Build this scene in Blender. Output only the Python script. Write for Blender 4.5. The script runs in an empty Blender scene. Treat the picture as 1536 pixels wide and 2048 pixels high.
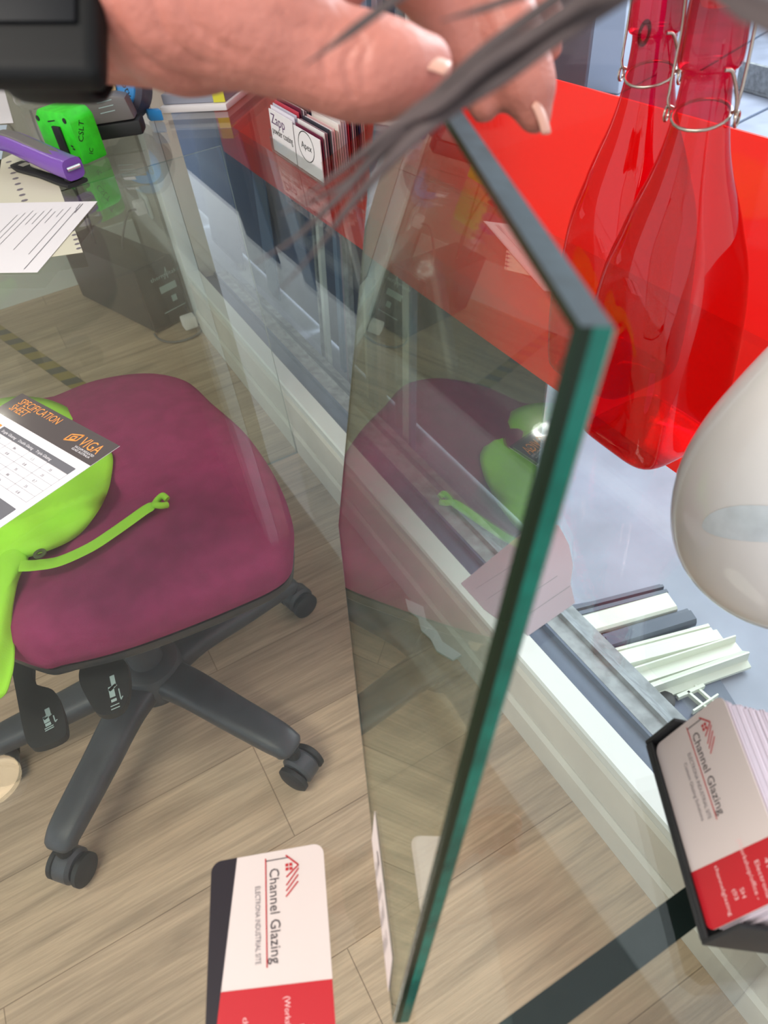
import bpy, bmesh, math, random
from mathutils import Vector, Matrix, noise
random.seed(7)
sc = bpy.context.scene
COL = sc.collection
V = Vector
# ------------------------------------------------------------------ camera, world, light, exposure
F = 1470.0
RX, RY, RZ = V((0.8684, 0.4061, -0.2845)), V((-0.4837, 0.5679, -0.6659)), V((-0.1088, 0.7159, 0.6896))
DESK = 0.73
CAM = V((0, 0, DESK + 0.40))
cd = bpy.data.cameras.new('camera'); cam = bpy.data.objects.new('camera', cd); COL.objects.link(cam)
ex = V((RX[0], RY[0], RZ[0])).normalized(); ez = V((RX[2], RY[2], RZ[2])); ez = (ez - ex * ez.dot(ex)).normalized(); ey = ez.cross(ex)
MR = Matrix((ex, ey, ez)).transposed()
cam.matrix_world = Matrix.Translation(CAM) @ MR.to_4x4()
cd.sensor_fit = 'VERTICAL'; cd.sensor_height = 36; cd.lens = F * 36 / 2048; cd.clip_start = 0.01
cd.dof.use_dof = True; cd.dof.focus_distance = 0.8; cd.dof.aperture_fstop = 12
sc.camera = cam
w = bpy.data.worlds.new('world'); sc.world = w; w.use_nodes = True
bg = w.node_tree.nodes['Background']; bg.inputs[0].default_value = (0.90, 0.95, 1.0, 1); bg.inputs[1].default_value = 1.0
def area(name, loc, target, sx, sy, power, col):
    d = bpy.data.lights.new(name, 'AREA'); d.shape = 'RECTANGLE'; d.size = sx; d.size_y = sy; d.energy = power; d.color = col
    o = bpy.data.objects.new(name, d); COL.objects.link(o); o.location = loc
    o.rotation_euler = (V(target) - V(loc)).to_track_quat('-Z', 'Y').to_euler(); return o
area('workshop_fill_light', (4.0, 1.4, 2.7), (0.4, 0.7, 0.6), 3.0, 2.2, 190, (0.86, 0.93, 1.0))  # added cool area light brightening workshop and desk; no door stands there
area('room_fill_light', (-1.0, 0.1, 2.40), (-0.3, 0.6, 0), 1.2, 0.6, 38, (1.0, 0.93, 0.84))  # added warm area light lifting the room; no fitting is modelled for it
sc.view_settings.view_transform = 'Standard'; sc.view_settings.look = 'None'
sc.view_settings.exposure = 0.45; sc.view_settings.gamma = 1; sc.view_settings.use_curve_mapping = False
sc.cycles.transparent_max_bounces = 48; sc.cycles.max_bounces = 14; sc.cycles.glossy_bounces = 6
sc.cycles.caustics_reflective = False; sc.cycles.caustics_refractive = False

# ------------------------------------------------------------------ pixel -> place helpers
def ray(px, py): return (MR @ V((px - 768, 1024 - py, -F)))
def atz(px, py, z=DESK):
    d = ray(px, py); return CAM + d * ((z - CAM.z) / d.z)
def atx(px, py, x):
    d = ray(px, py); return CAM + d * ((x - CAM.x) / d.x)
def atd(px, py, dist): return CAM + ray(px, py).normalized() * dist
def proj(p):
    c = MR.transposed() @ (V(p) - CAM); return (768 + F * c.x / -c.z, 1024 - F * c.y / -c.z)
def height_for(p, y):
    lo, hi = 0.0, 1.0
    for _ in range(30):
        m = (lo + hi) / 2
        if proj(V(p) + V((0, 0, m)))[1] > y: lo = m
        else: hi = m
    return lo

# ------------------------------------------------------------------ materials
def lin(c): return tuple(((x / 255) / 12.92 if x <= 10 else ((x / 255 + 0.055) / 1.055) ** 2.4) for x in c)
MATS = {}
def pm(name, rgb, rough=0.5, metal=0.0, spec=0.5, emit=None, noise_amt=0, noise_scale=20, bump=0, bscale=200, sss=0, transl=0, rgb2=None):
    if name in MATS: return MATS[name]
    m = bpy.data.materials.new(name); m.use_nodes = True; nt = m.node_tree; b = nt.nodes['Principled BSDF']
    c = lin(rgb) + (1,)
    b.inputs['Base Color'].default_value = c; b.inputs['Roughness'].default_value = rough; b.inputs['Metallic'].default_value = metal
    b.inputs['Specular IOR Level'].default_value = spec
    tc = nt.nodes.new('ShaderNodeTexCoord')
    if noise_amt or rgb2:
        n = nt.nodes.new('ShaderNodeTexNoise'); n.inputs['Scale'].default_value = noise_scale; n.inputs['Detail'].default_value = 5
        nt.links.new(tc.outputs['Object'], n.inputs['Vector'])
        mx = nt.nodes.new('ShaderNodeMix'); mx.data_type = 'RGBA'
        k = noise_amt
        mx.inputs[6].default_value = tuple(x * (1 - k) for x in c[:3]) + (1,)
        mx.inputs[7].default_value = (lin(rgb2) if rgb2 else tuple(min(1, x * (1 + k)) for x in c[:3])) + (1,)
        rp = nt.nodes.new('ShaderNodeMapRange'); rp.inputs[1].default_value = 0.35; rp.inputs[2].default_value = 0.65
        nt.links.new(n.outputs[0], rp.inputs[0]); nt.links.new(rp.outputs[0], mx.inputs[0]); nt.links.new(mx.outputs[2], b.inputs['Base Color'])
    if bump:
        n = nt.nodes.new('ShaderNodeTexNoise'); n.inputs['Scale'].default_value = bscale; n.inputs['Detail'].default_value = 3
        nt.links.new(tc.outputs['Object'], n.inputs['Vector'])
        bp = nt.nodes.new('ShaderNodeBump'); bp.inputs['Strength'].default_value = bump; bp.inputs['Distance'].default_value = 0.002
        nt.links.new(n.outputs[0], bp.inputs['Height']); nt.links.new(bp.outputs[0], b.inputs['Normal'])
    if sss:
        b.inputs['Subsurface Weight'].default_value = sss; b.inputs['Subsurface Radius'].default_value = (0.01, 0.004, 0.002); b.inputs['Subsurface Scale'].default_value = 0.5
    if emit: b.inputs['Emission Color'].default_value = lin(emit[0]) + (1,); b.inputs['Emission Strength'].default_value = emit[1]
    if transl:
        t = nt.nodes.new('ShaderNodeBsdfTranslucent'); t.inputs[0].default_value = c
        mix = nt.nodes.new('ShaderNodeMixShader'); mix.inputs[0].default_value = transl
        out = nt.nodes['Material Output']; nt.links.new(b.outputs[0], mix.inputs[1]); nt.links.new(t.outputs[0], mix.inputs[2]); nt.links.new(mix.outputs[0], out.inputs[0])
    MATS[name] = m; return m
def glass(name, tint, r0=0.043, rough=0.0, absorb=True, haze=0.0, hazecol=(0.5, 0.5, 0.5), gloss=1.0):
    """thin glazing: Fresnel reflection over a tinted clear body, tint deepening with the slant of the path"""
    if name in MATS: return MATS[name]
    m = bpy.data.materials.new(name); m.use_nodes = True; nt = m.node_tree; nt.nodes.remove(nt.nodes['Principled BSDF'])
    N = nt.nodes.new; L = nt.links.new; out = nt.nodes['Material Output']
    g = N('ShaderNodeNewGeometry'); dt = N('ShaderNodeVectorMath'); dt.operation = 'DOT_PRODUCT'
    L(g.outputs['Normal'], dt.inputs[0]); L(g.outputs['Incoming'], dt.inputs[1])
    def mth(op, a, b=None):
        n = N('ShaderNodeMath'); n.operation = op
        for i, s in enumerate((a, b)):
            if s is None: continue
            if isinstance(s, (int, float)): n.inputs[i].default_value = s
            else: L(s, n.inputs[i])
        return n.outputs[0]
    cs = mth('ABSOLUTE', dt.outputs['Value'])
    om = mth('SUBTRACT', 1.0, cs); p5 = mth('POWER', om, 5.0); sch = mth('ADD', mth('MULTIPLY', p5, (1 - r0)), r0); sch = mth('MULTIPLY', sch, gloss)
    # cosine inside the glass
    s2 = mth('SUBTRACT', 1.0, mth('MULTIPLY', cs, cs)); ci = mth('SQRT', mth('SUBTRACT', 1.0, mth('DIVIDE', s2, 2.31)))
    inv = mth('DIVIDE', 1.0, ci)
    comb = N('ShaderNodeCombineColor')
    for i in range(3):
        L(mth('POWER', tint[i], inv) if absorb else mth('ADD', tint[i], 0.0), comb.inputs[i])
    tr = N('ShaderNodeBsdfTransparent'); L(comb.outputs[0], tr.inputs[0])
    gl = N('ShaderNodeBsdfGlossy'); gl.inputs['Roughness'].default_value = rough; gl.inputs[0].default_value = (1, 1, 1, 1)
    base = tr.outputs[0]
    if haze:
        df = N('ShaderNodeBsdfDiffuse'); df.inputs[0].default_value = tuple(hazecol) + (1,)
        hm = N('ShaderNodeMixShader'); hm.inputs[0].default_value = haze; L(tr.outputs[0], hm.inputs[1]); L(df.outputs[0], hm.inputs[2]); base = hm.outputs[0]
    mx = N('ShaderNodeMixShader'); L(sch, mx.inputs[0]); L(base, mx.inputs[1]); L(gl.outputs[0], mx.inputs[2]); L(mx.outputs[0], out.inputs[0])
    MATS[name] = m; return m

M_desk = glass('desk_glass', (0.955, 0.975, 0.96), r0=0.045, gloss=1.0)
M_pane = bpy.data.materials.new('pane_glass'); M_pane.use_nodes = True
_nt = M_pane.node_tree; _nt.nodes.remove(_nt.nodes['Principled BSDF']); _g = _nt.nodes.new('ShaderNodeBsdfGlass')
_g.inputs['Color'].default_value = (0.90, 0.94, 0.905, 1); _g.inputs['Roughness'].default_value = 0.0; _g.inputs['IOR'].default_value = 1.52
_nt.links.new(_g.outputs[0], _nt.nodes['Material Output'].inputs[0])
M_winglass = glass('window_glass', (0.97, 0.985, 0.98), gloss=0.5)
M_legglass = glass('leg_glass', (0.93, 0.96, 0.93))
M_red_glass = glass('red_glass', (0.86, 0.07, 0.19), r0=0.05, gloss=0.8)
M_water = glass('clear_plastic', (0.95, 0.96, 0.96), r0=0.07, rough=0.05)
M_acryl = glass('clear_acrylic', (0.94, 0.95, 0.95), r0=0.05)
M_edge_dark = pm('edge_dark_green', (22, 32, 31), 0.35, spec=.2)
M_edge_slate = pm('edge_slate', (40, 52, 60), 0.6, spec=.2, noise_amt=0.3, noise_scale=120)
M_edge_teal = pm('edge_teal', (8, 92, 80), 0.2, spec=.3, noise_amt=0.45, noise_scale=40)
M_edge_deep = pm('edge_deep', (18, 34, 20), 0.2, spec=.2)
M_olive = pm('edge_olive', (52, 66, 22), 0.2)
M_white = pm('white_paper', (238, 232, 234), 0.6)
M_card = pm('card_white', (226, 212, 208), 0.5)
M_cardblack = pm('card_black', (38, 32, 40), 0.4)
M_cardred = pm('card_red', (196, 38, 48), 0.4)
M_textgrey = pm('text_grey', (120, 112, 118), 0.5)
M_textdark = pm('text_dark', (66, 58, 64), 0.5)
M_textwhite = pm('text_white', (240, 200, 200), 0.5)
M_ink = pm('ink_black', (25, 25, 28), 0.5)
M_orange = pm('orange_ink', (238, 150, 70), 0.5)
M_hdr = pm('sheet_dark', (84, 76, 76), 0.04)
M_hdr2 = pm('sheet_grey', (105, 103, 108), 0.5)
M_black = pm('black_plastic', (40, 40, 44), 0.42, noise_amt=0.15, noise_scale=30)
M_black2 = pm('black_rubber', (28, 28, 30), 0.6)
M_base = pm('chair_base_plastic', (58, 60, 66), 0.38, noise_amt=0.15, noise_scale=25, bump=0.2, bscale=900)
M_seat = pm('magenta_fabric', (150, 54, 97), 0.9, spec=0.15, noise_amt=0.10, noise_scale=40, bump=0.5, bscale=1400)
M_lime = pm('lime_fabric', (164, 226, 66), 0.8, spec=0.2, noise_amt=0.05, noise_scale=10, bump=0.15, bscale=600)
M_pvc = pm('cream_pvc', (226, 230, 216), 0.35)
M_slatepvc = pm('slate_pvc', (74, 84, 104), 0.4)
M_alu = pm('grey_aluminium', (140, 143, 146), 0.65, metal=0.0, spec=.3, noise_amt=0.25, noise_scale=45)
M_alu_dark = pm('slate_powdercoat', (86, 98, 120), 0.5, spec=.3, noise_amt=0.08)
M_frame = pm('white_frame', (224, 228, 226), 0.4)
M_skirt = pm('cream_skirting', (206, 200, 190), 0.5, noise_amt=0.06, noise_scale=8)
M_wall = pm('wall_paint', (172, 168, 156), 0.8, noise_amt=0.03, noise_scale=5)
M_ceil = pm('ceiling_paint', (205, 205, 202), 0.9)
M_concrete = pm('concrete', (150, 156, 174), 0.55, noise_amt=0.12, noise_scale=6)
M_redfilm = pm('red_panel', (255, 66, 60), 0.3, spec=.2, transl=0.42)
M_steel = pm('steel_wire', (170, 160, 150), 0.3, metal=0.9)
M_steel2 = pm('bright_steel', (215, 215, 215), 0.15, metal=1.0)
M_skin = pm('skin', (190, 120, 106), 0.5, sss=0.15, noise_amt=0.10, noise_scale=45, bump=0.35, bscale=260)
M_nail = pm('nail', (212, 160, 142), 0.3)
M_watch = pm('watch_black', (15, 16, 17), 0.6, spec=.25)
M_blade = pm('dark_blade', (70, 58, 58), 0.7, noise_amt=0.25, noise_scale=60)
M_green = pm('green_plastic', (52, 214, 40), 0.4, noise_amt=0.12, noise_scale=60)
M_purple = pm('purple_plastic', (122, 78, 172), 0.3)
M_greyp = pm('grey_plastic', (112, 106, 106), 0.4)
M_blue = pm('blue_plastic', (50, 132, 196), 0.35)
M_gold = pm('brass_tab', (168, 140, 104), 0.25, metal=0.8)
M_cream = pm('cream_paper', (214, 208, 186), 0.7)
M_yellow = pm('yellow_tab', (214, 206, 62), 0.6)
M_pc = pm('pc_black', (48, 46, 48), 0.35)
M_label = pm('pale_label', (170, 190, 190), 0.5)
M_milk = pm('milk_glass', (248, 244, 242), 0.12)
M_cork = pm('white_stopper', (218, 190, 165), 0.35)
M_bluep = pm('blue_sheet', (66, 92, 132), 0.5, spec=.2, noise_amt=0.15, noise_scale=3)
M_bluep2 = pm('pale_blue_sheet', (116, 138, 168), 0.3, noise_amt=0.1, noise_scale=3)
M_slate2 = pm('slate_sheet', (86, 92, 110), .5, spec=.2, noise_amt=.1, noise_scale=3)
M_pinkish = pm('pink_grey_strip', (150, 138, 152), .45)
M_navy = pm('navy_sheet', (56, 76, 112), 0.5, spec=.2, noise_amt=.15, noise_scale=2)

def floor_mat():
    m = bpy.data.materials.new('oak_planks'); m.use_nodes = True; nt = m.node_tree; b = nt.nodes['Principled BSDF']; N = nt.nodes.new; L = nt.links.new
    tc = N('ShaderNodeTexCoord'); mp = N('ShaderNodeMapping'); L(tc.outputs['Object'], mp.inputs[0])
    br = N('ShaderNodeTexBrick'); br.inputs['Scale'].default_value = 1.0; br.inputs['Brick Width'].default_value = 1.2; br.inputs['Row Height'].default_value = 0.18
    br.inputs['Mortar Size'].default_value = 0.0009; br.inputs['Color1'].default_value = lin((200, 173, 146)) + (1,); br.inputs['Color2'].default_value = lin((186, 160, 136)) + (1,)
    br.inputs['Mortar'].default_value = lin((150, 126, 104)) + (1,); br.offset = 0.37; L(mp.outputs[0], br.inputs[0])
    mp2 = N('ShaderNodeMapping'); mp2.inputs['Scale'].default_value = (1.4, 16, 1); L(tc.outputs['Object'], mp2.inputs[0])
    n = N('ShaderNodeTexNoise'); n.inputs['Scale'].default_value = 2.2; n.inputs['Detail'].default_value = 9; n.inputs['Roughness'].default_value = 0.62; n.inputs['Distortion'].default_value = 0.8; L(mp2.outputs[0], n.inputs[0])
    r = N('ShaderNodeMapRange'); r.inputs[1].default_value = 0.3; r.inputs[2].default_value = 0.7; r.inputs[3].default_value = 0.66; r.inputs[4].default_value = 1.16; L(n.outputs[0], r.inputs[0])
    mp3 = N('ShaderNodeMapping'); mp3.inputs['Scale'].default_value = (3, 90, 1); L(tc.outputs['Object'], mp3.inputs[0])
    n2 = N('ShaderNodeTexNoise'); n2.inputs['Scale'].default_value = 3; n2.inputs['Detail'].default_value = 4; L(mp3.outputs[0], n2.inputs[0])
    r2 = N('ShaderNodeMapRange'); r2.inputs[1].default_value = 0.3; r2.inputs[2].default_value = 0.7; r2.inputs[3].default_value = 0.84; r2.inputs[4].default_value = 1.08; L(n2.outputs[0], r2.inputs[0])
    mm = N('ShaderNodeMath'); mm.operation = 'MULTIPLY'; L(r.outputs[0], mm.inputs[0]); L(r2.outputs[0], mm.inputs[1])
    vm = N('ShaderNodeVectorMath'); vm.operation = 'SCALE'; L(br.outputs[0], vm.inputs[0]); L(mm.outputs[0], vm.inputs['Scale'])
    L(vm.outputs[0], b.inputs['Base Color']); b.inputs['Roughness'].default_value = 0.5; b.inputs['Specular IOR Level'].default_value = 0.35
    return m
M_floor = floor_mat()
def hazard_mat():
    m = bpy.data.materials.new('hazard_tape'); m.use_nodes = True; nt = m.node_tree; b = nt.nodes['Principled BSDF']
    tc = nt.nodes.new('ShaderNodeTexCoord'); mp = nt.nodes.new('ShaderNodeMapping'); mp.inputs['Rotation'].default_value = (0, 0, 0.2)
    wv = nt.nodes.new('ShaderNodeTexWave'); wv.inputs['Scale'].default_value = 3.6; wv.bands_direction = 'Y'
    cr = nt.nodes.new('ShaderNodeValToRGB'); cr.color_ramp.interpolation = 'CONSTANT'; cr.color_ramp.elements[0].color = lin((150, 128, 62)) + (1,)
    cr.color_ramp.elements[1].position = 0.6; cr.color_ramp.elements[1].color = lin((92, 84, 72)) + (1,)
    nt.links.new(tc.outputs['Object'], mp.inputs[0]); nt.links.new(mp.outputs[0], wv.inputs[0]); nt.links.new(wv.outputs[0], cr.inputs[0]); nt.links.new(cr.outputs[0], b.inputs['Base Color'])
    return m
M_hazard = hazard_mat()

# ------------------------------------------------------------------ object helpers
def root_inv(p): return Matrix.Translation(-p.location) if (p is not None and p.type == 'EMPTY') else Matrix.Identity(4)
def link(name, me, mats, parent=None, smooth=False, sharp=None):
    o = bpy.data.objects.new(name, me); COL.objects.link(o)
    for m in (mats if isinstance(mats, (list, tuple)) else [mats]): me.materials.append(m)
    if smooth:
        for p in me.polygons: p.use_smooth = True
        if sharp:
            try: me.set_sharp_from_angle(angle=sharp)
            except Exception: pass
    if parent is not None:
        o.parent = parent; o.matrix_parent_inverse = root_inv(parent) if parent.type == 'EMPTY' else Matrix.Identity(4)
    return o
def mesh(name, vs, fs, mat, parent=None, smooth=False, sharp=0.7, bevel=0, mats_idx=None, seg=2):
    me = bpy.data.meshes.new(name); me.from_pydata([tuple(v) for v in vs], [], fs)
    bm = bmesh.new(); bm.from_mesh(me)
    if mats_idx: 
        for f, i in zip(bm.faces, mats_idx): f.material_index = i
    bmesh.ops.recalc_face_normals(bm, faces=bm.faces)
    if bevel: bmesh.ops.bevel(bm, geom=bm.edges[:], offset=bevel, segments=seg, profile=0.6, affect='EDGES')
    bm.to_mesh(me); bm.free()
    return link(name, me, mat, parent, smooth or bool(bevel), sharp)
def empty(name, loc, label=None, cat=None, group=None, kind=None):
    o = bpy.data.objects.new(name, None); COL.objects.link(o); o.location = loc; o.empty_display_size = 0.02
    tag(o, label, cat, group, kind); return o
def tag(o, label=None, cat=None, group=None, kind=None):
    if label: o['label'] = label
    if cat: o['category'] = cat
    if group: o['group'] = group
    if kind: o['kind'] = kind
    if o.type == 'MESH' and o.parent is None and len(o.data.vertices) and o.location.length == 0:
        vs = [v.co.copy() for v in o.data.vertices]
        c = V(((min(v.x for v in vs) + max(v.x for v in vs)) / 2, (min(v.y for v in vs) + max(v.y for v in vs)) / 2, min(v.z for v in vs)))
        o.data.transform(Matrix.Translation(-c)); o.location = c
        for ch in o.children: ch.matrix_parent_inverse = Matrix.Translation(-c)
    return o
BOXF = [(0, 1, 2, 3), (7, 6, 5, 4), (0, 4, 5, 1), (1, 5, 6, 2), (2, 6, 7, 3), (3, 7, 4, 0)]
def obox(name, o, a, b, c, mat, parent=None, bevel=0, seg=2, mats_idx=None):
    """box from a corner and three edge vectors"""
    o, a, b, c = V(o), V(a), V(b), V(c)
    vs = [o, o + a, o + a + b, o + b, o + c, o + a + c, o + a + b + c, o + b + c]
    return mesh(name, vs, BOXF, mat, parent, bevel=bevel, seg=seg, mats_idx=mats_idx)
def box(name, x0, x1, y0, y1, z0, z1, mat, parent=None, bevel=0, seg=2):
    return obox(name, (x0, y0, z0), (x1 - x0, 0, 0), (0, y1 - y0, 0), (0, 0, z1 - z0), mat, parent, bevel, seg)
def prism(name, pts, ext, mat, parent=None, bevel=0, smooth=False):
    pts = [V(p) for p in pts]; e = V(ext); n = len(pts)
    vs = pts + [p + e for p in pts]
    fs = [tuple(range(n)), tuple(range(2 * n - 1, n - 1, -1))] + [(i, (i + 1) % n, n + (i + 1) % n, n + i) for i in range(n)]
    return mesh(name, vs, fs, mat, parent, bevel=bevel, smooth=smooth)
def join_data(name, objs, mat_list=None, parent=None):
    """merge helper meshes of one part into one mesh (no ops)"""
    bm = bmesh.new(); mats = []
    for o in objs:
        me = o.data.copy(); base = len(mats)
        idx = []
        for m in o.data.materials:
            if m not in mats: mats.append(m)
            idx.append(mats.index(m))
        for p in me.polygons: p.material_index = idx[p.material_index] if idx else 0
        me.transform(o.matrix_basis); bm.from_mesh(me); bpy.data.meshes.remove(me)
        sm = any(p.use_smooth for p in o.data.polygons)
    me = bpy.data.meshes.new(name); bm.to_mesh(me); bm.free()
    for o in objs: bpy.data.objects.remove(o)
    o = link(name, me, mats, parent); return o
def lathe(name, prof, mat, c, parent=None, seg=48, sq=None, axis=None, smooth=True, sharp=0.6, flip=False):
    vs = []; fs = []; c = V(c)
    Rm = V((0, 0, 1)).rotation_difference(V(axis)).to_matrix() if axis is not None else Matrix.Identity(3)
    for i, (r, z) in enumerate(prof):
        for k in range(seg):
            t = 2 * math.pi * k / seg; cx, sy = math.cos(t), math.sin(t); rr = r
            if sq:
                e = sq(z)
                if e > 0:
                    n = 2 + 5 * e; rr = r * ((abs(cx) ** n + abs(sy) ** n) ** (-1 / n))
            vs.append(c + Rm @ V((rr * cx, rr * sy, z)))
    for i in range(len(prof) - 1):
        for k in range(seg):
            k2 = (k + 1) % seg; fs.append((i * seg + k, i * seg + k2, (i + 1) * seg + k2, (i + 1) * seg + k))
    if len(prof) > 2 and prof[0][0] == prof[-1][0] and prof[0][0] > 1e-5:
        fs += [((len(prof) - 1) * seg + k, (len(prof) - 1) * seg + (k + 1) % seg, (k + 1) % seg, k) for k in range(seg)]
    else:
        if prof[0][0] > 1e-5: fs.append(tuple(range(seg - 1, -1, -1)))
        if prof[-1][0] > 1e-5: fs.append(tuple((len(prof) - 1) * seg + k for k in range(seg)))
    me = bpy.data.meshes.new(name); me.from_pydata([tuple(v) for v in vs], [], fs)
    bm = bmesh.new(); bm.from_mesh(me); bmesh.ops.remove_doubles(bm, verts=bm.verts, dist=1e-6); bmesh.ops.recalc_face_normals(bm, faces=bm.faces); bm.to_mesh(me); bm.free()
    return link(name, me, mat, parent, smooth, sharp)
def catmull(pts, n=8):
    P = [V(p) for p in pts]; P = [P[0] * 2 - P[1]] + P + [P[-1] * 2 - P[-2]]; out = []
    for i in range(1, len(P) - 2):
        for k in range(n):
            t = k / n; a, b, c, d = P[i - 1], P[i], P[i + 1], P[i + 2]
            out.append(0.5 * ((2 * b) + (c - a) * t + (2 * a - 5 * b + 4 * c - d) * t * t + (3 * b - a - 3 * c + d) * t ** 3))
    out.append(P[-2]); return out
def loft(name, pts, ws, hs, mat, parent=None, seg=16, up=(0, 0, 1), power=2.0, smooth=True, sharp=0.9, closed=False):
    """sweep a super-ellipse (half width w, half height h) along points"""
    pts = [V(p) for p in pts]; n = len(pts); vs = []; fs = []; up = V(up)
    if not isinstance(ws, (list, tuple)): ws = [ws] * n
    if not isinstance(hs, (list, tuple)): hs = [hs] * n
    side0 = None
    for i, p in enumerate(pts):
        t = (pts[(i + 1) % n] - pts[i - 1]) if closed else (pts[min(i + 1, n - 1)] - pts[max(i - 1, 0)])
        t.normalize(); s = t.cross(up)
        if s.length < 0.15: s = side0 if side0 is not None else t.cross(V((1, 0, 0)))
        s = (s - t * s.dot(t)).normalized()
        if side0 is not None and s.dot(side0) < 0: s = -s
        side0 = s; u = s.cross(t).normalized()
        for k in range(seg):
            a = 2 * math.pi * k / seg; c, d = math.cos(a), math.sin(a)
            c = math.copysign(abs(c) ** (2 / power), c); d = math.copysign(abs(d) ** (2 / power), d)
            vs.append(p + s * (ws[i] * c) + u * (hs[i] * d))
    m = n if closed else n - 1
    for i in range(m):
        for k in range(seg):
            k2 = (k + 1) % seg; j = (i + 1) % n; fs.append((i * seg + k, i * seg + k2, j * seg + k2, j * seg + k))
    if not closed: fs += [tuple(range(seg - 1, -1, -1)), tuple((n - 1) * seg + k for k in range(seg))]
    return mesh(name, vs, fs, mat, parent, smooth=smooth, sharp=sharp)
def tube(name, pts, r, mat, parent=None, n=6, seg=8, closed=False, sm=True):
    P = catmull(pts, n) if sm else [V(p) for p in pts]
    if isinstance(r, (list, tuple)):
        rs = []
        for i in range(len(P)):
            t = i / (len(P) - 1) * (len(r) - 1); a = int(t); b = min(a + 1, len(r) - 1); rs.append(r[a] + (r[b] - r[a]) * (t - a))
        r = rs
    return loft(name, P, r, r, mat, parent, seg, closed=closed)
def text_verts(s, font_size):
    cu = bpy.data.curves.new('t', 'FONT'); cu.body = s; cu.size = font_size; cu.resolution_u = 2
    o = bpy.data.objects.new('t', cu); COL.objects.link(o); dg = bpy.context.evaluated_depsgraph_get(); dg.update()
    me = bpy.data.meshes.new_from_object(o.evaluated_get(dg)); bpy.data.objects.remove(o); bpy.data.curves.remove(cu); return me
def lettering(name, items, mat, parent, frame):
    """items: (string,u,v,width or None,size[,slant]); frame: (origin,udir,vdir,normal) -> one mesh printed on the surface"""
    O, U, W, N = [V(x) for x in frame]; vs = []; fs = []
    for it in items:
        s, u0, v0, wd, size = it[:5]; ang = it[5] if len(it) > 5 else 0
        if isinstance(s, str):
            me = text_verts(s, size); co = [v.co.copy() for v in me.vertices]; k = 1.0
            if wd and co: k = wd / max(1e-6, max(c.x for c in co))
            b = len(vs); ca, sa = math.cos(ang), math.sin(ang)
            for c in co:
                x, y = c.x * k, c.y; x, y = x * ca - y * sa, x * sa + y * ca
                vs.append(O + U * (u0 + x) + W * (v0 + y) + N * 0.00025)
            fs += [tuple(b + i for i in p.vertices) for p in me.polygons]; bpy.data.meshes.remove(me)
        else:
            b = len(vs)
            for (u, v) in s: vs.append(O + U * u + W * v + N * 0.00025)
            fs.append(tuple(range(b, b + len(s))))
    me = bpy.data.meshes.new(name); me.from_pydata([tuple(v) for v in vs], [], fs)
    return link(name, me, mat, parent)
def poly(pts): return (pts, 0, 0, None, 0)
def bar(u0, v0, u1, v1, w):
    d = V((u1 - u0, v1 - v0)); n = V((-d.y, d.x)).normalized() * w / 2
    return poly([(u0 - n.x, v0 - n.y), (u1 - n.x, v1 - n.y), (u1 + n.x, v1 + n.y), (u0 + n.x, v0 + n.y)])
def dup(o, off, parent=None):
    c = o.copy(); COL.objects.link(c)
    if parent is None: c.location = o.location + V(off)
    else: c.parent = parent
    for ch in list(o.children): dup(ch, off, c)
    return c

# ------------------------------------------------------------------ the setting
FX = 0.405; SZ = 0.189; WALLY = 2.80; GX = 0.600
def struct(o): o['kind'] = 'structure'; return o
struct(box('floor', -2.6, FX, -1.6, WALLY, -0.05, 0, M_floor))
struct(box('floor_workshop', FX, 4.5, -1.6, 6.0, -0.06, -0.002, M_concrete))
struct(box('wall_back', -2.6, FX + 0.12, WALLY, WALLY + 0.1, -0.05, 2.45, M_wall))
struct(box('wall_right', FX, FX + 0.10, 2.30, WALLY, -0.002, 2.45, M_wall))
struct(box('ceiling', -2.6, FX + 0.2, -1.6, WALLY + 0.1, 2.45, 2.5, M_ceil))
struct(box('baseboard_back', -2.6, FX - 0.013, WALLY - 0.014, WALLY - 0.0005, 0.0005, 0.16, M_frame))
struct(box('wall_workshop', 4.5, 4.6, -1.6, 6.0, -0.06, 1.6, pm('shed_wall', (176, 184, 196), 0.7)))
win = empty('window_1', (GX, 1.0, 0), kind='structure')
Y0, Y1 = -1.6, 2.155
for nm, pr, mt in [
    ('skirting', [(FX + .0006, 0.0005), (FX - .012, .0005), (FX - .012, .062), (FX - .006, .070), (FX + .0006, .070)], M_skirt),
    ('apron', [(FX + .001, .0705), (FX - .004, .0705), (FX - .004, .150), (FX + .001, .158)], M_skirt),
    ('sill', [(FX + .0012, .0), (FX + .0012, .158), (FX - .003, SZ - .004), (FX, SZ), (FX + .034, SZ), (FX + .034, .0)], M_frame),
    ('glazing_channel', [(FX + .035, .0), (FX + .035, .180), (FX + .041, .180), (FX + .041, .160), (FX + .075, .158), (FX + .078, .166), (FX + .082, .166), (FX + .082, .0)], M_alu_dark),
    ('track', [(FX + .083, .0), (FX + .083, .165), (FX + .11, .160), (FX + .113, .166), (FX + .118, .160), (FX + .160, .100), (FX + .178, .095), (FX + .178, .0)], M_alu)]:
    prism(nm, [(x, Y0, z) for x, z in pr], (0, Y1 - Y0, 0), mt, win)
box('jamb', FX - .004, FX + .036, Y1 + .001, Y1 + .075, 0.0, 2.449, M_frame, win, bevel=.002)
box('jamb_return', FX + .037, FX + .085, Y1 + .001, Y1 + .03, 0.0, 2.449, M_skirt, win)
box('pane', GX - .003, GX + .003, Y0, Y1, .1, 2.449, M_winglass, win)
box('red_film', GX + .0045, GX + .0075, Y0, Y1, 0.485, 0.885, M_redfilm, win)

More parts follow.
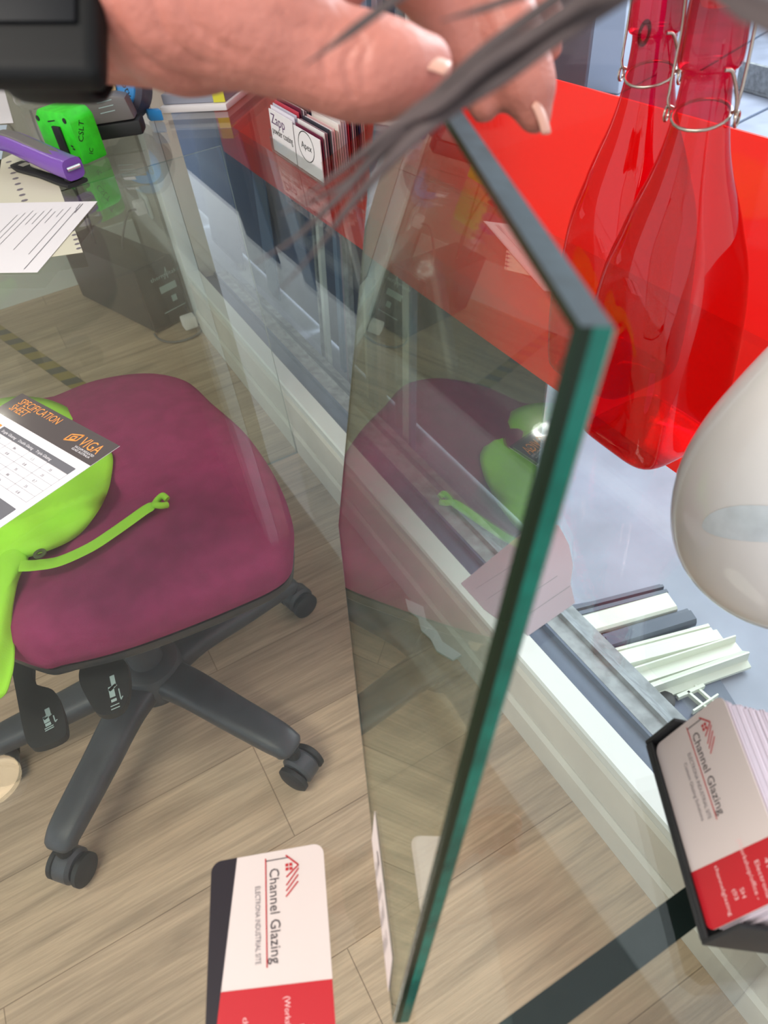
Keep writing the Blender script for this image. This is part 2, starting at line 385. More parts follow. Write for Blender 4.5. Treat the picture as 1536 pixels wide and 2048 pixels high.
# ------------------------------------------------------------------ glass desk
desk = empty('glass_desk', (0, 0.8, 0), 'clear glass desk with glass panel legs standing beside the window', 'desk')
DX1 = 0.574
slab = prism('desktop', [(x, y, DESK - .010) for x, y in [(-1.15, -.45), (DX1, -.45), (DX1, 2.145), (.396, 2.145), (.396, 2.70), (-1.15, 2.70)]], (0, 0, .010), [M_desk, M_edge_dark, M_legglass], desk)
for p in slab.data.polygons:
    if abs(p.normal.z) < 0.5: p.material_index = 1 if p.normal.x < .5 else 2
def leg_panel(y0, y1, x0=-1.0, x1=FX - .014, em=None):
    o = box('leg_panel', x0, x1, y0, y1, 0.0005, DESK - .0105, [M_legglass, em or M_edge_dark], desk)
    for p in o.data.polygons:
        if abs(p.normal.y) < 0.5: p.material_index = 1
leg_panel(0.0505, 0.0665); leg_panel(1.402, 1.408, em=pm('edge_grey_green', (120, 128, 118), .4))

# ------------------------------------------------------------------ held glass sheet
n = V((0.9062, -0.37, -0.2048)).normalized(); pd = -0.1813 + 0.0
def onp(px, py):
    # plane fitted with the lens 0.40 m over the desk top
    d = ray(px, py); t = (pd - CAM.dot(n)) / d.dot(n); return CAM + d * t
A_, E_, D_ = onp(682, 1100), onp(785, 2048), onp(1150, 652)
ub = (A_ - E_).normalized(); upv = n.cross(ub); upv = upv if upv.z > 0 else -upv
lift = DESK + 0.0006 - min(A_.z, E_.z); 
BL = E_ + ub * 0.316; TL = E_ + ub * 0.292 + upv * (D_ - E_).dot(upv)
quad = [E_, BL, TL, D_]; T = 0.008
gs = empty('glass_sheet', (E_ + BL) / 2, 'offcut sheet of green-edged clear glass held upright on the desk by the hand', 'glass sheet')
ch = 0.0012
def inset(q, a):
    c = sum(q, V((0, 0, 0))) / 4; return [p + (c - p).normalized() * a * 1.4 for p in q]
f0 = inset(quad, ch); f1 = [p + n * T for p in f0]
r0_, rm_, r1_ = [[p + n * k for p in quad] for k in (ch * .8, T * .42, T - ch * .8)]
vs = f0 + r0_ + rm_ + r1_ + f1
def ring(a, b): return [(a + i, a + (i + 1) % 4, b + (i + 1) % 4, b + i) for i in range(4)]
fs = [(0, 1, 2, 3), (19, 18, 17, 16)] + ring(0, 4) + ring(4, 8) + ring(8, 12) + ring(12, 16)
mi = [0, 0] + [1] * 4 + [1, 1, 4, 1] + [2, 2, 4, 2] + [3] * 4  # dark front half and olive arris paint the refraction inside the green edge
pane = mesh('pane', vs, fs, [M_pane, M_edge_deep, M_edge_teal, M_olive, M_edge_slate], gs)
for p_, k in zip(pane.data.polygons, mi): p_.material_index = k

so_, su_, sv_ = E_ + upv * .001, ub, upv
st_ = prism('paper_sticker', [so_ + su_ * a + sv_ * b_ - n * .0003 for a, b_ in [(.012, .0), (.080, .0), (.0845, .0225), (.018, .0245)]], -n * .0002, M_card, gs)
lettering('sticker_print', [bar(.026 + .011 * c_, .0035 + .0042 * r_, .026 + .011 * c_ + random.uniform(.004, .009), .0035 + .0042 * r_, .0010) for r_ in range(4) for c_ in range(4)] + [bar(.060, .017, .067, .017, .0022)], M_textgrey, st_, (so_ - n * .0006, su_, sv_, -n))

# ------------------------------------------------------------------ office chair
hub = V((-0.095, 0.873, 0.0))
chair = empty('office_chair', hub, 'magenta fabric swivel office chair on a black five star base under the desk', 'chair')
def ringed(name, outline, levels, mat, parent, smooth=True, noise_f=None, close_top=True, thick_bottom=True):
    """outline (xy list) scaled about its centroid per level (scale, z)"""
    c = sum((V(p) for p in outline), V((0, 0))) / len(outline); vs = []; fs = []; k = len(outline)
    for s, z in levels:
        for p in outline:
            q = c + (V(p) - c) * s; vs.append(V((q.x, q.y, z + (noise_f(q.x, q.y, s) if noise_f else 0))))
    for i in range(len(levels) - 1):
        for j in range(k): fs.append((i * k + j, i * k + (j + 1) % k, (i + 1) * k + (j + 1) % k, (i + 1) * k + j))
    fs += [tuple(range(k - 1, -1, -1)), tuple((len(levels) - 1) * k + j for j in range(k))]
    return mesh(name, vs, fs, mat, parent, smooth=smooth, sharp=1.2)
spx = [(110, 802), (200, 768), (300, 754), (375, 768), (430, 815), (492, 870), (540, 935), (575, 1010), (582, 1070), (562, 1130), (440, 1190), (250, 1262), (110, 1298), (30, 1300)]
so = [atz(x, y, .455).to_2d() for x, y in spx] + [V((-.30, .86)), V((-.315, 1.0)), V((-.26, 1.20)), V((-.16, 1.26))]
so = [p.to_2d() for p in catmull([p.to_3d() for p in so + [so[0]]], 6)[:-1]]
ringed('seat', so, [(.93, .412), (.985, .418), (1.0, .435), (1.0, .452), (.985, .464), (.94, .474), (.85, .481), (.7, .486), (.5, .488), (.25, .489), (.05, .489)], M_seat, chair)
ringed('seat_pan', so, [(.80, .375), (.93, .385), (.975, .400), (.975, .4115), (.9, .4118)], M_black, chair)
lathe('gas_column', [(.036, .10), (.036, .13), (.028, .135), (.028, .26), (.034, .262), (.036, .35), (.06, .374), (.06, .376)], M_base, hub, chair, 32)
lathe('hub', [(.030, .075), (.055, .085), (.060, .115), (.050, .142), (.036, .150)], M_base, hub, chair, 32)
box('mechanism', hub.x - .10, hub.x + .10, hub.y - .09, hub.y + .09, .335, .384, M_black, chair, bevel=.012)
ends = [V((.185, .945, 0)), V((.050, .632, 0)), V((-.305, .675, 0)), V((-.372, .905, 0)), V((-.085, 1.165, 0))]
for e in ends:
    d = (e - hub).normalized(); L = (e - hub).length
    P = [hub + d * .035 + V((0, 0, .112)), hub + d * .09 + V((0, 0, .116)), hub + d * (L * .6) + V((0, 0, .104)), hub + d * (L * .88) + V((0, 0, .094)), hub + d * (L * .97) + V((0, 0, .088)), hub + d * (L + .004) + V((0, 0, .076))]
    P = catmull(P, 4); m_ = len(P)
    W = [.034 - .010 * min(1, i / m_ * 1.25) for i in range(m_)]; W[-1] = .015; W[-2] = .020; H = [.021 - .006 * i / m_ for i in range(m_)]; H[-1] = .010
    loft('leg', P, W, H, M_base, chair, seg=20, power=3.2)
    s = d.cross(V((0, 0, 1))); c0 = e + d * .010
    ca = empty('caster', c0); ca.parent = chair; ca.matrix_parent_inverse = Matrix.Translation(-chair.location)
    ca = lathe('caster', [(.012, .046), (.013, .074), (.008, .076)], M_base, c0, chair, 16) if False else ca
    COL.objects.unlink(ca); bpy.data.objects.remove(ca)
    hood = lathe('caster', [(.003, -.0155), (.022, -.0155), (.0275, -.011), (.0275, .011), (.022, .0155), (.003, .0155)], M_base, c0 + V((0, 0, .033)), chair, 28, axis=s)
    lathe('stem', [(.010, .0), (.010, .030)], M_black2, c0 + V((0, 0, .052)) - d * .006, hood, 12)
    for sg in (-1, 1):
        lathe('wheel', [(.004, -.006), (.022, -.006), (.026, -.003), (.026, .004), (.020, .0075), (.003, .0075)], M_black2, c0 + V((0, 0, .0265)) + s * sg * .0225, hood, 28, axis=s * sg)
for pts, ic, zz in [([(197, 1285), (235, 1290), (240, 1318), (258, 1335), (264, 1375), (255, 1418), (228, 1437), (200, 1434), (180, 1405), (165, 1372), (166, 1345), (184, 1322)], [(222, 1352), (236, 1418)], .345),
                ([(25, 1318), (68, 1322), (74, 1372), (112, 1388), (128, 1418), (138, 1455), (134, 1482), (90, 1502), (66, 1500), (54, 1470), (40, 1400)], [(92, 1418), (104, 1458)], .345)]:
    P = [atz(x, y, zz) for x, y in pts]; P2 = catmull(P + [P[0]], 4)[:-1]
    lv = prism('lever', P2, (0, 0, .010), M_black2, chair, bevel=.0)
    (x0, y0), (x1, y1) = ic
    a = atz(x0, y0, zz + .0104); U = (atz(x1, y1, zz + .0104) - a); ln = U.length; U = U / ln; W = U.cross(V((0, 0, 1))) * -1
    lettering('lever_icon', [bar(0, .001, .35 * ln, .001, .006), bar(.3 * ln, -.003, .62 * ln, -.003, .007), bar(.3 * ln, .004, .4 * ln, -.006, .005), bar(.72 * ln, -.006, .72 * ln, .001, .0045),
                             bar(.86 * ln, -.008, .86 * ln, .003, .0015), bar(.95 * ln, -.008, .95 * ln, .003, .0015), bar(.45 * ln, .006, .75 * ln, .006, .0014), bar(.7 * ln, .009, .78 * ln, .006, .0014)], M_label, lv, (a, U, W, V((0, 0, 1))))

# ------------------------------------------------------------------ lime cloth with strap
cloth = empty('lime_cloth', atz(60, 1000, .49), 'lime green high-visibility fabric with a knotted tie, draped over the magenta seat', 'cloth')
def cloth_lobe(pts, cx, cy, zf, rings=14):
    """fan of rings from a centre pixel to an outline, each point set at its own height"""
    out = catmull([V((x, y, 0)) for x, y in pts + [pts[0]]], 8)[:-1]; vs = []; fs = []; k = len(out)
    for i in range(rings + 1):
        s = max(.02, i / rings)
        for p in out:
            x, y = cx + (p.x - cx) * s, cy + (p.y - cy) * s; vs.append(atz(x, y, zf(x, y, s)))
    for i in range(rings):
        for j in range(k): fs.append((i * k + j, i * k + (j + 1) % k, (i + 1) * k + (j + 1) % k, (i + 1) * k + j))
    fs.append(tuple(range(k)))
    return vs, fs
def zmain(x, y, s):
    f = .500 + .012 * math.sin((x * .6 + y) / 55.0) * s + .006 * math.sin((x - y) / 28.0) * s
    f += -.012 * max(0, (s - .8) / .2) ** 2
    f += .016 * math.exp(-((y - (1055 - .35 * x)) / 16) ** 2)      # the fold across the middle
    return f
def zflap(x, y, s):
    return .505 - .0002 * max(0, y - 1130) + .006 * math.sin(x / 16.0 + y / 60) - .006 * s ** 3
v1, f1_ = cloth_lobe([(-120, 830), (0, 797), (70, 794), (130, 812), (178, 850), (214, 893), (226, 920), (215, 985), (188, 1035), (150, 1076), (90, 1104), (30, 1118), (-60, 1110), (-150, 1000)], 30, 955, zmain)
v2, f2_ = cloth_lobe([(-130, 1080), (-20, 1076), (40, 1090), (58, 1112), (36, 1165), (24, 1240), (30, 1300), (22, 1355), (0, 1398), (-70, 1420), (-140, 1250)], -30, 1230, zflap)
b = len(v1)
fab = mesh('fabric', v1 + v2, f1_ + [tuple(i + b for i in f) for f in f2_], M_lime, cloth, smooth=True, sharp=3)
sm = fab.modifiers.new('solid', 'SOLIDIFY'); sm.thickness = .0025
sp = catmull([atz(x, y, z) for x, y, z in [(40, 1132, .512), (75, 1130, .508), (120, 1122, .503), (180, 1095, .499), (225, 1066, .498), (262, 1040, .497), (290, 1020, .497), (312, 1008, .498)]], 6)
loft('tie', sp, [.0095] * (len(sp) - 3) + [.008, .006, .004], .0022, M_lime, cloth, seg=12)
kn = atz(322, 1004, .499)
tube('knot', [kn + V((.009 * math.cos(t) , .009 * math.sin(t), .003 * math.sin(2 * t))) for t in [i * .9 for i in range(7)]], .0045, M_lime, cloth)
eye = atz(80, 1108, .520)
lathe('eyelet', [(.0035, 0), (.008, 0), (.008, .0015), (.0035, .0015)], pm('eyelet', (74, 84, 40), .4), eye, cloth, 20)

# ------------------------------------------------------------------ floor things: tower PC, cables, plugs, tape
B = atz(310, 668, 0); Lp = atz(170, 597, 0); ax = (Lp - B).normalized(); az_ = V((ax.y, -ax.x, 0))
az_ = az_ if az_.x > 0 else -az_
PH = height_for(B, 543)
pc = empty('computer_tower', B + ax * .225 + az_ * .06, 'black computer tower on the floor in the corner under the desk', 'computer')
BW = min(.19, (FX - .016 - B.x) / az_.x) if az_.x > 0.1 else .1
BW = max(.12, BW)
obox('case', B + V((0, 0, .008)), az_ * BW, ax * .45, V((0, 0, PH - .008)), M_pc, pc, bevel=.004)
fr = obox('front_panel', B - ax * .012 + V((0, 0, .006)), az_ * BW, ax * .0115, V((0, 0, PH - .004)), pm('pc_front', (40, 39, 42), .25), pc, bevel=.003)
ff = (B - ax * .0125, az_, V((0, 0, 1)), -ax)
lettering('front_lettering', [('thermaltake', .040, PH - .052, .105, .018), bar(.088, PH - .060, .100, PH - .028, .0022), bar(.100, PH - .060, .100, PH - .025, .0022), bar(.050, .052, .130, .052, .003)], M_label, fr, ff)
lettering('sticker', [poly([(.06, PH - .098), (.12, PH - .098), (.12, PH - .076), (.06, PH - .076)]), poly([(.09, .075), (.108, .075), (.108, .095), (.09, .095)])], M_label, fr, ff)
for k in range(4):
    lathe('foot', [(.012, .0005), (.012, .009)], M_black2, B + az_ * (.02 if k % 2 else BW - .02) + ax * (.03 if k < 2 else .42), pc, 12)
top = B + V((0, 0, PH))
P0 = top + ax * .30 + az_ * .05
tag(tube('power_cable', [P0 + V((0, 0, -.003)), P0 + V((.01, .02, .12)), P0 + V((-.03, .05, .3)), P0 + V((-.03, .04, .395 if PH < .3 else .3))], .0035, M_black2), 'dark cable hanging from the desk edge to the back of the computer tower', 'cable', 'cables hanging behind the computer tower')
for i, (dx, dy) in enumerate([(-.07, .05), (.05, .04)]):
    q = top + ax * (.38 + i * .03) + az_ * (.04 + .05 * i)
    tag(tube('power_cable', [q + V((0, 0, -.003)), q + V((dx * .3, dy * .3, .14)), q + V((dx * .6, dy, .28)), q + V((dx, dy, .385))], .003, M_black2), 'dark cable hanging from the desk edge to the back of the computer tower', 'cable', 'cables hanging behind the computer tower')
# wall socket with plug
s0 = atx(293, 405, FX); s0.y = max(2.36, min(s0.y, 2.7))
sk = empty('power_socket', s0, 'white power socket with a white plug on the wall above the computer tower', 'socket')
box('faceplate', FX - .010, FX - .0005, s0.y - .055, s0.y + .055, s0.z - .035, s0.z + .035, M_frame, sk, bevel=.003)
box('plug', FX - .045, FX - .011, s0.y - .040, s0.y - .004, s0.z - .02, s0.z + .02, M_white, sk, bevel=.006)
tube('plug_cable', [(FX - .04, s0.y - .03, s0.z), (FX - .08, s0.y - .08, s0.z + .01), (FX - .12, s0.y - .05, s0.z - .08), (FX - .11, s0.y + .02, s0.z - .16)], .0035, M_greyp, sk)
w0 = atx(392, 632, FX - .012)
pl = empty('floor_plug', (w0.x, w0.y, 0), 'white plug with a looped grey cable at the skirting beside the computer tower', 'plug')
box('plug', FX - .060, FX - .017, w0.y - .02, w0.y + .02, .018, .055, M_white, pl, bevel=.006)
tube('loop_cable', [(FX - .055, w0.y, .03)] + [atz(x, y, .006) for x, y in [(408, 650), (395, 668), (370, 680), (340, 684), (318, 678), (309, 668)]] , .0035, M_greyp, pl)
q0, q1 = atz(-60, 622, .0008), atz(165, 777, .0008)
dv = (q1 - q0).normalized(); sv = V((dv.y, -dv.x, 0)) * .022
tag(prism('hazard_tape', [q0 - sv, q1 - sv + dv * .4, q1 + sv + dv * .4, q0 + sv], (0, 0, .0006), M_hazard), 'worn black and yellow hazard tape stuck along the wooden floor behind the chair', 'tape')

# ------------------------------------------------------------------ business cards
Z1 = V((0, 0, 1))
def business_card(O, U, W, N, L=.09, H=.055, red_u=.059, cards_t=.0004, name='business_card', tagline2=False, logo=True, band=True):
    """O corner at (u=0,v=0), U along the lettering, W towards its top, N outward"""
    k = H / .055
    root = obox(name, O - N * cards_t, U * L, W * H, N * cards_t, M_card)
    me = root.data; bm = bmesh.new(); bm.from_mesh(me)
    # round the four corners
    cr = [e for e in bm.edges if abs((e.verts[0].co - e.verts[1].co).normalized().dot(N)) > .9]
    bmesh.ops.bevel(bm, geom=cr, offset=.005 * k, segments=6, profile=.5, affect='EDGES'); bm.to_mesh(me); bm.free()
    r = .005 * k
    def arc(cx, cy, a0, a1): return [(cx + r * math.cos(math.radians(a0 + (a1 - a0) * i / 6)), cy + r * math.sin(math.radians(a0 + (a1 - a0) * i / 6))) for i in range(7)]
    fr = (O, U, W, N)
    if band: lettering('black_band', [poly(arc(r, r, 180, 270) + [(L - r, 0), (L - r * .3, .0025 * k), (0, .0125 * k)])], M_cardblack, root, fr)
    lettering('red_panel', [poly(([(red_u, .0125 * k - .0100 * k * red_u / L), (L - r * .3, .0025 * k), (L, r)] if band else [(red_u, 0)] + arc(L - r, r, 270, 360)) + arc(L - r, H - r, 0, 90) + [(red_u + .003, H)])], M_cardred, root, fr)
    if logo:
        fr2 = (O + N * .0001, U, W, N); m = k * .001
        lettering('logo_text', [('Channel Glazing', 8 * m, 28.5 * m, 41 * m, 6.6 * m)], M_textdark, root, fr2)
        lettering('logo_house', [bar(3 * m, 26.6 * m, 50 * m, 26.6 * m, .55 * m), bar(2.2 * m, 38.5 * m, 9 * m, 44.5 * m, .8 * m) if False else bar(3 * m, 36.5 * m, 8.5 * m, 42.5 * m, .7 * m), bar(8.5 * m, 42.5 * m, 13.2 * m, 36.5 * m, .7 * m),
                                 bar(10 * m, 42.5 * m, 17 * m, 36.3 * m, .6 * m), bar(13 * m, 42.2 * m, 19.5 * m, 36.2 * m, .6 * m), bar(16 * m, 42 * m, 22 * m, 36 * m, .6 * m)] +
                  [poly([(u * m, v * m), ((u + 1.4) * m, v * m), ((u + 1.4) * m, (v + 1.4) * m), (u * m, (v + 1.4) * m)]) for u in (7, 8.9) for v in (36.2, 38.1)], M_cardred, root, fr2)
        lettering('logo_post', [bar(4.2 * m, 26.8 * m, 4.2 * m, 37.6 * m, .5 * m)], M_textdark, root, fr2)
        tl = [('ELECTRONA INDUSTRIAL SITE', 15 * m, 21.5 * m, 33 * m, 3.4 * m)] + ([('Custom Glazing Solutions', 18 * m, 17 * m, 29 * m, 3.2 * m)] if tagline2 else [])
        lettering('tagline', tl, M_textgrey, root, fr2)
        lettering('address', [('41 Poth', 74 * m, 45 * m, 14 * m, 3.6 * m), ('Electrona', 73 * m, 39.5 * m, 15 * m, 3.6 * m), ('(Workshop/office -', 62 * m, 34 * m, 25 * m, 3.6 * m), ('SH', 80 * m, 26.5 * m, None, 3.6 * m), ('(03', 79 * m, 22 * m, None, 3.6 * m), ('channelglazing', 67 * m, 16 * m, 21 * m, 3.4 * m)], M_textwhite, root, fr2)
    return root
c00 = atz(424, 1726); c01 = atz(646, 1686); W = (c01 - c00).normalized(); U = V((W.y, -W.x, 0)); H = (c01 - c00).length
lc = business_card(c00 + Z1 * .0006, U, W, Z1, L=H * 1.64, H=H, red_u=H * 1.02)
tag(lc, 'single white, red and black business card lying flat on the glass desk', 'business card')
# boxed stack
A = V((.1865, .1205, .7535)); U = V((-.485, -.873, 0)).normalized(); wh = V((-U.y, U.x, 0)); th = math.radians(63)
W = wh * math.cos(th) + Z1 * math.sin(th); N = -(wh * math.sin(th) - Z1 * math.cos(th)); back = -N
hold = empty('card_holder', A + U * .045 + wh * .03 - V((0, 0, A.z - DESK)), 'black plastic holder full of business cards at the right edge of the desk', 'card holder')
lip = []
o0 = A - U * .003 - N * -.0008
obox('front_lip', A - U * .002 + N * .0012 - W * .002, U * .095, W * .0035, N * .0014, M_black2, hold, bevel=.0005)
obox('tray', A - U * .002 - W * .0035 + N * .003, U * .095, W * .0026, back * .046, M_black2, hold, bevel=.001)
obox('side_panel', A + U * .0925 - W * .003 + N * .003, U * .0022, W * .026, back * .046, M_black2, hold, bevel=.0008)
obox('side_panel', A - U * .0042 - W * .003 + N * .003, U * .0022, W * .026, back * .046, M_black2, hold, bevel=.0008)
qb = A - W * .0035 + back * .043
obox('back_panel', qb - U * .002, U * .095, W * .05, back * .0025, M_black2, hold, bevel=.001)
P0 = A - U * .002
vsb = [(A - U * .002 + N * .002 - W * .003), (A + U * .093 + N * .002 - W * .003), (qb + U * .093), (qb - U * .002)]
vsd = [V((p.x, p.y, DESK + .0005)) + wh * (.036 if i_ < 2 else .012) for i_, p in enumerate(vsb)]
mesh('foot', vsd + vsb, [(0, 1, 2, 3), (7, 6, 5, 4), (0, 4, 5, 1), (1, 5, 6, 2), (2, 6, 7, 3), (3, 7, 4, 0)], M_black2, hold)
fc = business_card(A, U, W, N, .09, .055, red_u=.0645, tagline2=True, band=False)
tag(fc, 'front business card of the full stack in the black holder', 'business card')
M_cardedge = pm('card_edge_lilac', (206, 194, 204), .6)
proto = obox('business_card', A + back * .0022 + W * .0, U * .0898, W * .0545, back * .0010, M_cardedge)
bmx = bmesh.new(); bmx.from_mesh(proto.data); bmesh.ops.bevel(bmx, geom=[e for e in bmx.edges if abs((e.verts[0].co - e.verts[1].co).normalized().dot(N)) > .9], offset=.005, segments=5, affect='EDGES'); bmx.to_mesh(proto.data); bmx.free()
tag(proto, 'one of the business cards packed behind the front card in the black holder', 'business card', 'business cards packed in the black holder')
for k in range(1, 26):
    c = proto.copy(); COL.objects.link(c); c.location = proto.location + back * (.00150 * k) + W * random.uniform(-.0004, .0005) + U * random.uniform(-.0006, .0006)

# ------------------------------------------------------------------ specification sheet
T0, R0, Bp = atz(45, 788), atz(240, 893), atz(0, 1055)
U = (R0 - T0).normalized(); Wd = V((U.y, -U.x, 0)); Wd = Wd if Wd.dot(Bp - R0) > 0 else -Wd
Lw = (R0 - T0).length; Hh = Lw * 1.414
TL0 = T0 
O = TL0 + Z1 * .0007
sheet = obox('specification_sheet', O - Z1 * .0005, U * Lw, Wd * Hh, Z1 * .0004, M_white)
fr = (O - Z1 * .0001, U, -Wd, Z1)
def uv(px, py):
    p = atz(px, py) - TL0; return (p.dot(U), -p.dot(Wd))
hb = abs(uv(178, 931)[1]); hb = max(hb, .03)
lettering('header', [poly([(0, 0), (Lw, 0), (Lw, -hb), (0, -hb)])], M_hdr, sheet, fr)
fr3 = (O, U, -Wd, Z1)
lettering('title', [('SPECIFICATION', Lw * .07, -hb * .40, Lw * .42, .0135), ('SHEET', Lw * .07, -hb * .72, Lw * .17, .0135)], M_orange, sheet, fr3)
lg = Lw * .66
lettering('logo', [('VIGA', lg + .018, -hb * .62, .030, .0175)] + [bar(*a, .0016) for a in [(lg, -hb * .70, lg, -hb * .42), (lg, -hb * .42, lg + .013, -hb * .26), (lg + .013, -hb * .26, lg + .013, -hb * .54), (lg + .013, -hb * .54, lg, -hb * .70), (lg + .004, -hb * .60, lg + .004, -hb * .46), (lg + .004, -hb * .46, lg + .009, -hb * .40), (lg + .009, -hb * .40, lg + .009, -hb * .54), (lg + .009, -hb * .54, lg + .004, -hb * .60)]], M_orange, sheet, fr3)
lettering('logo_small_print', [('VACUUM INSULATED', lg + .019, -hb * .74, .030, .0036), ('GLASS AUSTRALIA', lg + .019, -hb * .84, .028, .0036)], M_white, sheet, fr3)
t0 = -hb - .010; rows = [t0 - .009 - .0085 * i for i in range(6)]
lettering('table_heads', [poly([(Lw * .22, t0), (Lw * .95, t0), (Lw * .95, t0 - .009), (Lw * .22, t0 - .009)]), poly([(Lw * .0, rows[-1] - .010), (Lw * .95, rows[-1] - .010), (Lw * .95, rows[-1] - .034), (0, rows[-1] - .034)])], M_hdr2, sheet, fr3)
lettering('orange_cell', [poly([(0, t0), (Lw * .2, t0), (Lw * .2, t0 - .014), (0, t0 - .014)])], M_orange, sheet, fr3)
ln = [bar(Lw * .03, r, Lw * .95, r, .0003) for r in rows[1:]] + [bar(Lw * x, rows[0], Lw * x, rows[-1], .0003) for x in (.22, .4, .58, .76, .95)]
r2 = [rows[-1] - .034 - .0085 * i for i in range(7)]
ln += [bar(Lw * .03, r, Lw * .95, r, .0003) for r in r2[1:]] + [bar(Lw * x, r2[0], Lw * x, r2[-1], .0003) for x in (.35, .65, .95)]
tx = [(random.choice(['0.8', '12', '86', '1.5', '0.7', '35']), Lw * x, r + .002, None, .0042) for r in rows[1:] for x in (.28, .46, .64, .82)]
tx += [('Approx %d times' % random.choice([2, 3, 4, 5]), Lw * .68, r + .0025, Lw * .22, .0042) for r in r2[1:5]]
lettering('table_figures', ln + tx, M_textgrey, sheet, fr3)
fr4 = (O + Z1 * .0002, U, -Wd, Z1)
lettering('head_lettering', [('Single Glazing', Lw * .25, t0 - .0065, Lw * .15, .0045), ('Double Glazing', Lw * .43, t0 - .0065, Lw * .15, .0045), ('Triple Glazing', Lw * .61, t0 - .0065, Lw * .15, .0045),
    ('Heat transfer', Lw * .40, rows[-1] - .017, Lw * .2, .005), ('coefficient', Lw * .40, rows[-1] - .023, Lw * .17, .005), ('(K Value)', Lw * .40, rows[-1] - .029, Lw * .12, .005),
    ('Thermal', Lw * .70, rows[-1] - .016, Lw * .11, .0045), ('insulation', Lw * .70, rows[-1] - .021, Lw * .14, .0045), ('performance of', Lw * .70, rows[-1] - .026, Lw * .2, .0045), ('Panasonic VIG', Lw * .70, rows[-1] - .031, Lw * .2, .0045)], M_white, sheet, fr4)
tag(sheet, 'specification sheet with dark header and orange title lying on the glass over the lime fabric', 'paper')

# ------------------------------------------------------------------ other papers on the desk
def paper(name, px, z, mat, th=.0004, bevel=0):
    return prism(name, [atz(x, y, DESK + z) for x, y in px], (0, 0, th), mat)
lt = paper('letter', [(195, 403), (75, 545), (-190, 548), (-90, 408)], .0016, M_white)
Pa, Pb = atz(195, 403), atz(75, 545); Vd = (Pb - Pa).normalized(); Ud = V((-Vd.y, Vd.x, 0)); Ud = Ud if Ud.dot(atz(-90, 408) - Pa) > 0 else -Ud
it = [bar(.022, .030, .022, .24 * .97, .0012), bar(.020, .010, .020, .045, .0016), bar(.024, .010, .024, .030, .0014)]
for i in range(9):
    u = .036 + i * .0105; it.append(bar(u, .02 + .006 * (i % 3), u, .035 + random.choice([.02, .04, .13, .15]), .0009))
lettering('print', it, M_textgrey, lt, (Pa + Z1 * .0021, Ud, Vd, Z1))
tag(lt, 'white printed letter lying on the desk beside the purple stapler', 'paper')
cs = paper('chart_sheet', [(6, 318), (30, 306), (118, 372), (166, 505), (60, 520), (-60, 518), (-40, 330)], .0004, M_cream)
dots = []
for i in range(9):
    p = atz(18 + i * 4.5, 325 + i * 11) ; dots.append(poly([((p.x + .006 * math.cos(a * 1.047)), (p.y + .006 * math.sin(a * 1.047))) for a in range(6)]))
for i in range(5):
    p = atz(146 + i * 3, 462 + i * 9); dots.append(poly([((p.x + .004 * math.cos(a * 1.047)), (p.y + .004 * math.sin(a * 1.047))) for a in range(6)]))
lettering('printed_icons', dots, M_textgrey, cs, (V((0, 0, DESK + .0008)), V((1, 0, 0)), V((0, 1, 0)), Z1))
tag(cs, 'cream sheet with a column of small grey icons under the stapler and the letter', 'paper')
tag(paper('loose_paper', [(-80, 168), (6, 170), (27, 246), (-80, 252)], .0012, M_white), 'blank white paper at the left edge of the desk above the cream sheet', 'paper')
tag(paper('plastic_folder', [(-70, 254), (14, 250), (-2, 352), (-90, 350)], .0004, pm('pale_blue_folder', (196, 212, 228), .3)), 'pale blue plastic folder at the left edge below the blank paper', 'folder')
np_ = [(939, 1167), (985, 1218), (1056, 1272), (1150, 1206), (1141, 1168), (1146, 1130), (1138, 1090), (1118, 1052), (1090, 1040)]
nt_ = paper('note_sheet', np_, .0006, pm('bright_paper', (246, 250, 255), .6, transl=.35))
pa, pb = atz(1056, 1272), atz(1150, 1206); uu = (pb - pa).normalized(); vv = V((-uu.y, uu.x, 0)); vv = vv if vv.dot(atz(1090, 1040) - pa) > 0 else -vv
lettering('ruling', [bar(.004, .012 * i, .05, .012 * i, .0003) for i in range(1, 5)], M_label, nt_, (pa + Z1 * .0011, uu, vv, Z1))
tag(nt_, 'torn white note paper lying on the desk just behind the held glass sheet', 'paper')
st = [(830, 1199), (866, 1215), (872, 1243), (892, 1262), (905, 1285), (942, 1311), (925, 1322), (893, 1303), (880, 1278), (862, 1262), (856, 1237), (836, 1222)]
sp_ = paper('torn_strip', st, .0006, pm('pale_strip', (205, 225, 215), .5), th=.0015)
tag(sp_, 'small torn wavy strip of pale paper behind the held glass sheet', 'paper')

